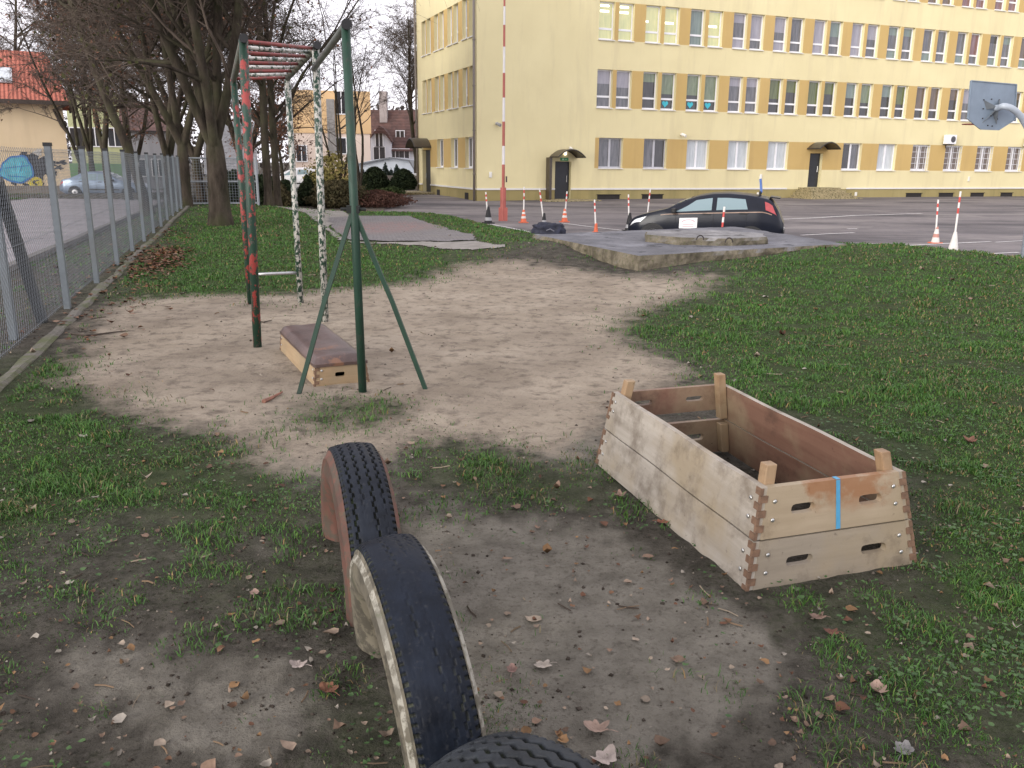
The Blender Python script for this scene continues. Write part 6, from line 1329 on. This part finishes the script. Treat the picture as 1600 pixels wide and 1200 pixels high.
# ------------------------------------------------------------------ shrubs
def shrubleaf(name, a, b): t = NT(name); return t.fin(t.mix(t.ramp(t.noise(3.5, 5), .35, .65), a, b), .8, spec=.15)
dkgreen = shrubleaf('yew_leaf', (.010, .017, .008), (.030, .042, .018)); midgreen = shrubleaf('box_leaf', (.020, .034, .012), (.055, .075, .025)); gold = shrubleaf('yellowing_leaf', (.14, .12, .035), (.28, .24, .085)); rust_l = shrubleaf('barberry_leaf', (.055, .026, .020), (.115, .058, .042)); brngreen = shrubleaf('brown_green_leaf', (.04, .038, .018), (.085, .068, .034))
spruceleaf = shrubleaf('spruce_needle', (.022, .035, .030), (.05, .07, .06))
def shrub(label, px, pyb, y, w, h, shape, mat, n, seed, ls=.06, name='shrub', stem=.0, group='garden shrubs'):
    x = at_y(px, pyb, y)[0]; z = float(max(H1(x, y), za(y) + .04 if y > 34 else -9)); base = np.array([x, y, z]); r = np.random.default_rng(seed); o = thing(name, label, 'shrub', base, group)
    s = MB(); s.tube([base - [0, 0, .1], base + [0, 0, h * .4]], [.06, .04], 6)
    for k in range(7): a = r.uniform(0, 6.28); q = base + np.array([math.cos(a) * w * .28, math.sin(a) * w * .28, h * r.uniform(.4, .75)]); s.tube([base + [0, 0, .05 + stem * .6], (base + q) / 2 + [0, 0, .1], q], [.025, .015, .006], 4)
    s.build('stem', barkm, o)
    u = r.uniform(0, 1, n) ** .45; a = r.uniform(0, 6.283, n); t_ = r.uniform(0, 1, n)
    if shape == 'cone': t_ = 1 - np.sqrt(1 - t_); prof = (1 - t_) ** .8
    elif shape == 'hat': prof = np.where(t_ < .25, .8 + .8 * t_, np.sqrt(np.clip(1 - ((t_ - .25) / .75) ** 1.5, 0, 1)))
    else: prof = np.sqrt(np.clip(1 - (2 * t_ - .9) ** 2 / 1.21, 0, 1))
    wob = .50 + .95 * fbm(a * 2.2 + seed, t_ * 4, 3, seed) if shape != 'hat' else .95 + .1 * fbm(a * 3, t_ * 5, 2, seed)
    rad = w / 2 * prof * u * wob; ctr = base + np.stack([np.cos(a) * rad, np.sin(a) * rad, stem + (h - stem) * t_ * (.85 + .25 * (wob - .7))], 1)
    A = r.normal(0, 1, (n, 3)); A[:, 2] += .6; A /= np.linalg.norm(A, axis=1)[:, None]; B = np.cross(A, r.normal(0, 1, (n, 3))); B /= np.linalg.norm(B, axis=1)[:, None]; s_ = ls * r.uniform(.6, 1.4, (n, 1))
    V = np.stack([ctr - A * s_, ctr + B * s_ * .55, ctr + A * s_, ctr - B * s_ * .55], 1).reshape(-1, 3); lf = raw('foliage', V - base, np.arange(n * 4).reshape(-1, 4), mat); lf.parent = o; return o
shrub('clipped dome-shaped dark conifer on a short stem, left of the pair by the school', 586, 304, 52, 1.75, 1.65, 'hat', dkgreen, 9000, 31, .06, 'clipped_conifer', .35)
shrub('clipped dome-shaped dark conifer nearest the school entrance', 631, 302, 52, 1.65, 1.55, 'hat', dkgreen, 9000, 32, .06, 'clipped_conifer', .3)
shrub('yellowing open bush left of the green pull-up bar post', 520, 312, 41, 2.4, 2.5, 'ball', gold, 3000, 33, .065)
shrub('low dark green cone beside the white chipped post', 482, 316, 40, 1.35, 1.5, 'cone', dkgreen, 6000, 34, .06)
shrub('broad brownish-green bush low under the yellowing one', 528, 322, 39, 2.8, 1.25, 'ball', brngreen, 6500, 35, .06)
shrub('low rust-red spreading bush beside the path', 588, 326, 40, 3.4, .75, 'ball', rust_l, 6500, 36, .05)
shrub('dark evergreen right against the big tree trunk', 366, 314, 38, 1.7, 1.7, 'ball', dkgreen, 6500, 37, .07)
shrub('dark evergreen mound between the red-patched posts', 412, 313, 38, 1.7, 1.5, 'ball', dkgreen, 6500, 38, .07)
shrub('brown-green conifer cluster left of the low steel bar', 438, 315, 37, 1.6, 1.35, 'cone', brngreen, 6500, 39, .06)
shrub('small round dark bush before the white car', 447, 300, 46, 1.1, 1.0, 'ball', dkgreen, 3000, 40, .06)
shrub('dark green bush behind the chipped white post', 502, 300, 44, 1.6, 1.6, 'ball', midgreen, 4500, 41, .06)
for i, (px, hh, lb) in enumerate([(568, 1.5, 'dark spruce against the workshop, leftmost of four'), (603, 1.9, 'tallest spruce before the pale blue workshop'), (612, 1.5, 'slim spruce right of the tallest one'), (621, 1.9, 'dark spruce by the white garage')]): shrub(lb, px, 292, 61, 1.0 + .25 * (i % 2), hh, 'cone', spruceleaf, 2200, 50 + i, .07, 'spruce', group='spruces before the workshop')
hd = shrub('low clipped hedge running behind the garden bed', 600, 300, 58, 4.2, .7, 'ball', midgreen, 5200, 60, .06, 'hedge'); 
shrub('low grey-green ground bush under the far conifers', 612, 305, 50, 1.6, .5, 'ball', midgreen, 2600, 61, .05)
mb = MB(); a, b = at_y(556, 296, 60.5), at_y(652, 296, 60.5); mb.box(((a[0] + b[0]) / 2, 60.5, .1), (b[0] - a[0], .12, 1.2)); fw_ = mb.build('garden_fence', flat('fence_boards', (.15, .13, .12), .9, .3, 3)); tag(fw_, 'low weathered board fence in front of the workshop', 'fence')
# far tree belt closing the horizon
n = 30000; r = np.random.default_rng(90); x = r.uniform(-190, 60, n); hmax = 7 + 5 * fbm(x * .07, x * 0, 3, 91); z = hmax * r.uniform(0, 1, n) ** .8 - .8; y = 135 + r.normal(0, 4, n); ctr = np.stack([x, y, z], 1); A = r.normal(0, 1, (n, 3)); A /= np.linalg.norm(A, axis=1)[:, None]; B = np.cross(A, r.normal(0, 1, (n, 3))); s_ = r.uniform(.2, .55, (n, 1)); V = np.stack([ctr - A * s_, ctr + B * s_ * .4, ctr + A * s_, ctr - B * s_ * .4], 1).reshape(-1, 3)
raw('distant_wood', V, np.arange(n * 4).reshape(-1, 4), shrubleaf('distant_twigs', (.06, .05, .045), (.10, .085, .075)), kind='stuff')

# ------------------------------------------------------------------ sky, light, camera
SUN_EL, SUN_AZ = R(14), R(222)       # azimuth clockwise from +Y : low behind the photographer's left
w = bpy.data.worlds.new('World'); bpy.context.scene.world = w; w.use_nodes = True; nt = w.node_tree; nt.nodes.clear()
out = nt.nodes.new('ShaderNodeOutputWorld'); bg = nt.nodes.new('ShaderNodeBackground'); sky = nt.nodes.new('ShaderNodeTexSky'); sky.sky_type = 'NISHITA'; sky.sun_disc = False; sky.sun_elevation = SUN_EL; sky.sun_rotation = SUN_AZ; sky.air_density = 1.0; sky.dust_density = 2.0; sky.ozone_density = 1.0
# overcast: the cloud layer scatters the sky to a pale lilac grey
hs_ = nt.nodes.new('ShaderNodeHueSaturation'); hs_.inputs['Saturation'].default_value = .16; hs_.inputs['Value'].default_value = 1.0
tc = nt.nodes.new('ShaderNodeTexCoord'); nz = nt.nodes.new('ShaderNodeTexNoise'); nz.inputs['Scale'].default_value = 2.2; nz.inputs['Detail'].default_value = 6; mp = nt.nodes.new('ShaderNodeMapping'); mp.inputs['Scale'].default_value = (1, 1, 3)
mr = nt.nodes.new('ShaderNodeMapRange'); mr.inputs[1].default_value = .3; mr.inputs[2].default_value = .7; mr.inputs[3].default_value = .86; mr.inputs[4].default_value = 1.12
ml = nt.nodes.new('ShaderNodeMix'); ml.data_type = 'RGBA'; ml.blend_type = 'MULTIPLY'; ml.inputs[0].default_value = 1
tint = nt.nodes.new('ShaderNodeMix'); tint.data_type = 'RGBA'; tint.blend_type = 'MULTIPLY'; tint.inputs[0].default_value = 1; tint.inputs[7].default_value = (1.0, .985, 1.02, 1)
nt.links.new(tc.outputs['Generated'], mp.inputs[0]); nt.links.new(mp.outputs[0], nz.inputs['Vector']); nt.links.new(nz.outputs['Fac'], mr.inputs[0])
cl = nt.nodes.new('ShaderNodeMix'); cl.data_type = 'RGBA'; cl.inputs[0].default_value = .80; cl.inputs[7].default_value = (7.6, 7.45, 7.75, 1)   # even cloud deck over the clear-sky gradient
nt.links.new(sky.outputs[0], hs_.inputs['Color']); nt.links.new(hs_.outputs[0], cl.inputs[6]); nt.links.new(cl.outputs[2], ml.inputs[6]); nt.links.new(mr.outputs[0], ml.inputs[7]); nt.links.new(ml.outputs[2], tint.inputs[6]); nt.links.new(tint.outputs[2], bg.inputs[0]); bg.inputs[1].default_value = .13; nt.links.new(bg.outputs[0], out.inputs[0])
sl = bpy.data.lights.new('sun', 'SUN'); sl.energy = 1.5; sl.angle = R(30); sl.color = (1, .94, .84); so = bpy.data.objects.new('sun', sl); C.objects.link(so)
sd_ = Vector((math.sin(SUN_AZ) * math.cos(SUN_EL), math.cos(SUN_AZ) * math.cos(SUN_EL), math.sin(SUN_EL))); so.rotation_euler = sd_.to_track_quat('Z', 'Y').to_euler(); so.location = sd_ * 60
cam = bpy.data.cameras.new('camera'); cam.sensor_width = 36; cam.lens = F / 1600 * 36; cam.clip_start = .05; cam.clip_end = 3000; co = bpy.data.objects.new('camera', cam); C.objects.link(co)
M = Matrix(((RX[0], -DN[0], -FW[0], 0), (RX[1], -DN[1], -FW[1], 0), (RX[2], -DN[2], -FW[2], CAMZ), (0, 0, 0, 1))); co.matrix_world = M
sc = bpy.context.scene; sc.camera = co; sc.view_settings.view_transform = 'Standard'; sc.view_settings.look = 'None'; sc.view_settings.gamma = 1; sc.view_settings.exposure = 0.9
sc.cycles.max_bounces = 6; sc.cycles.use_denoising = True
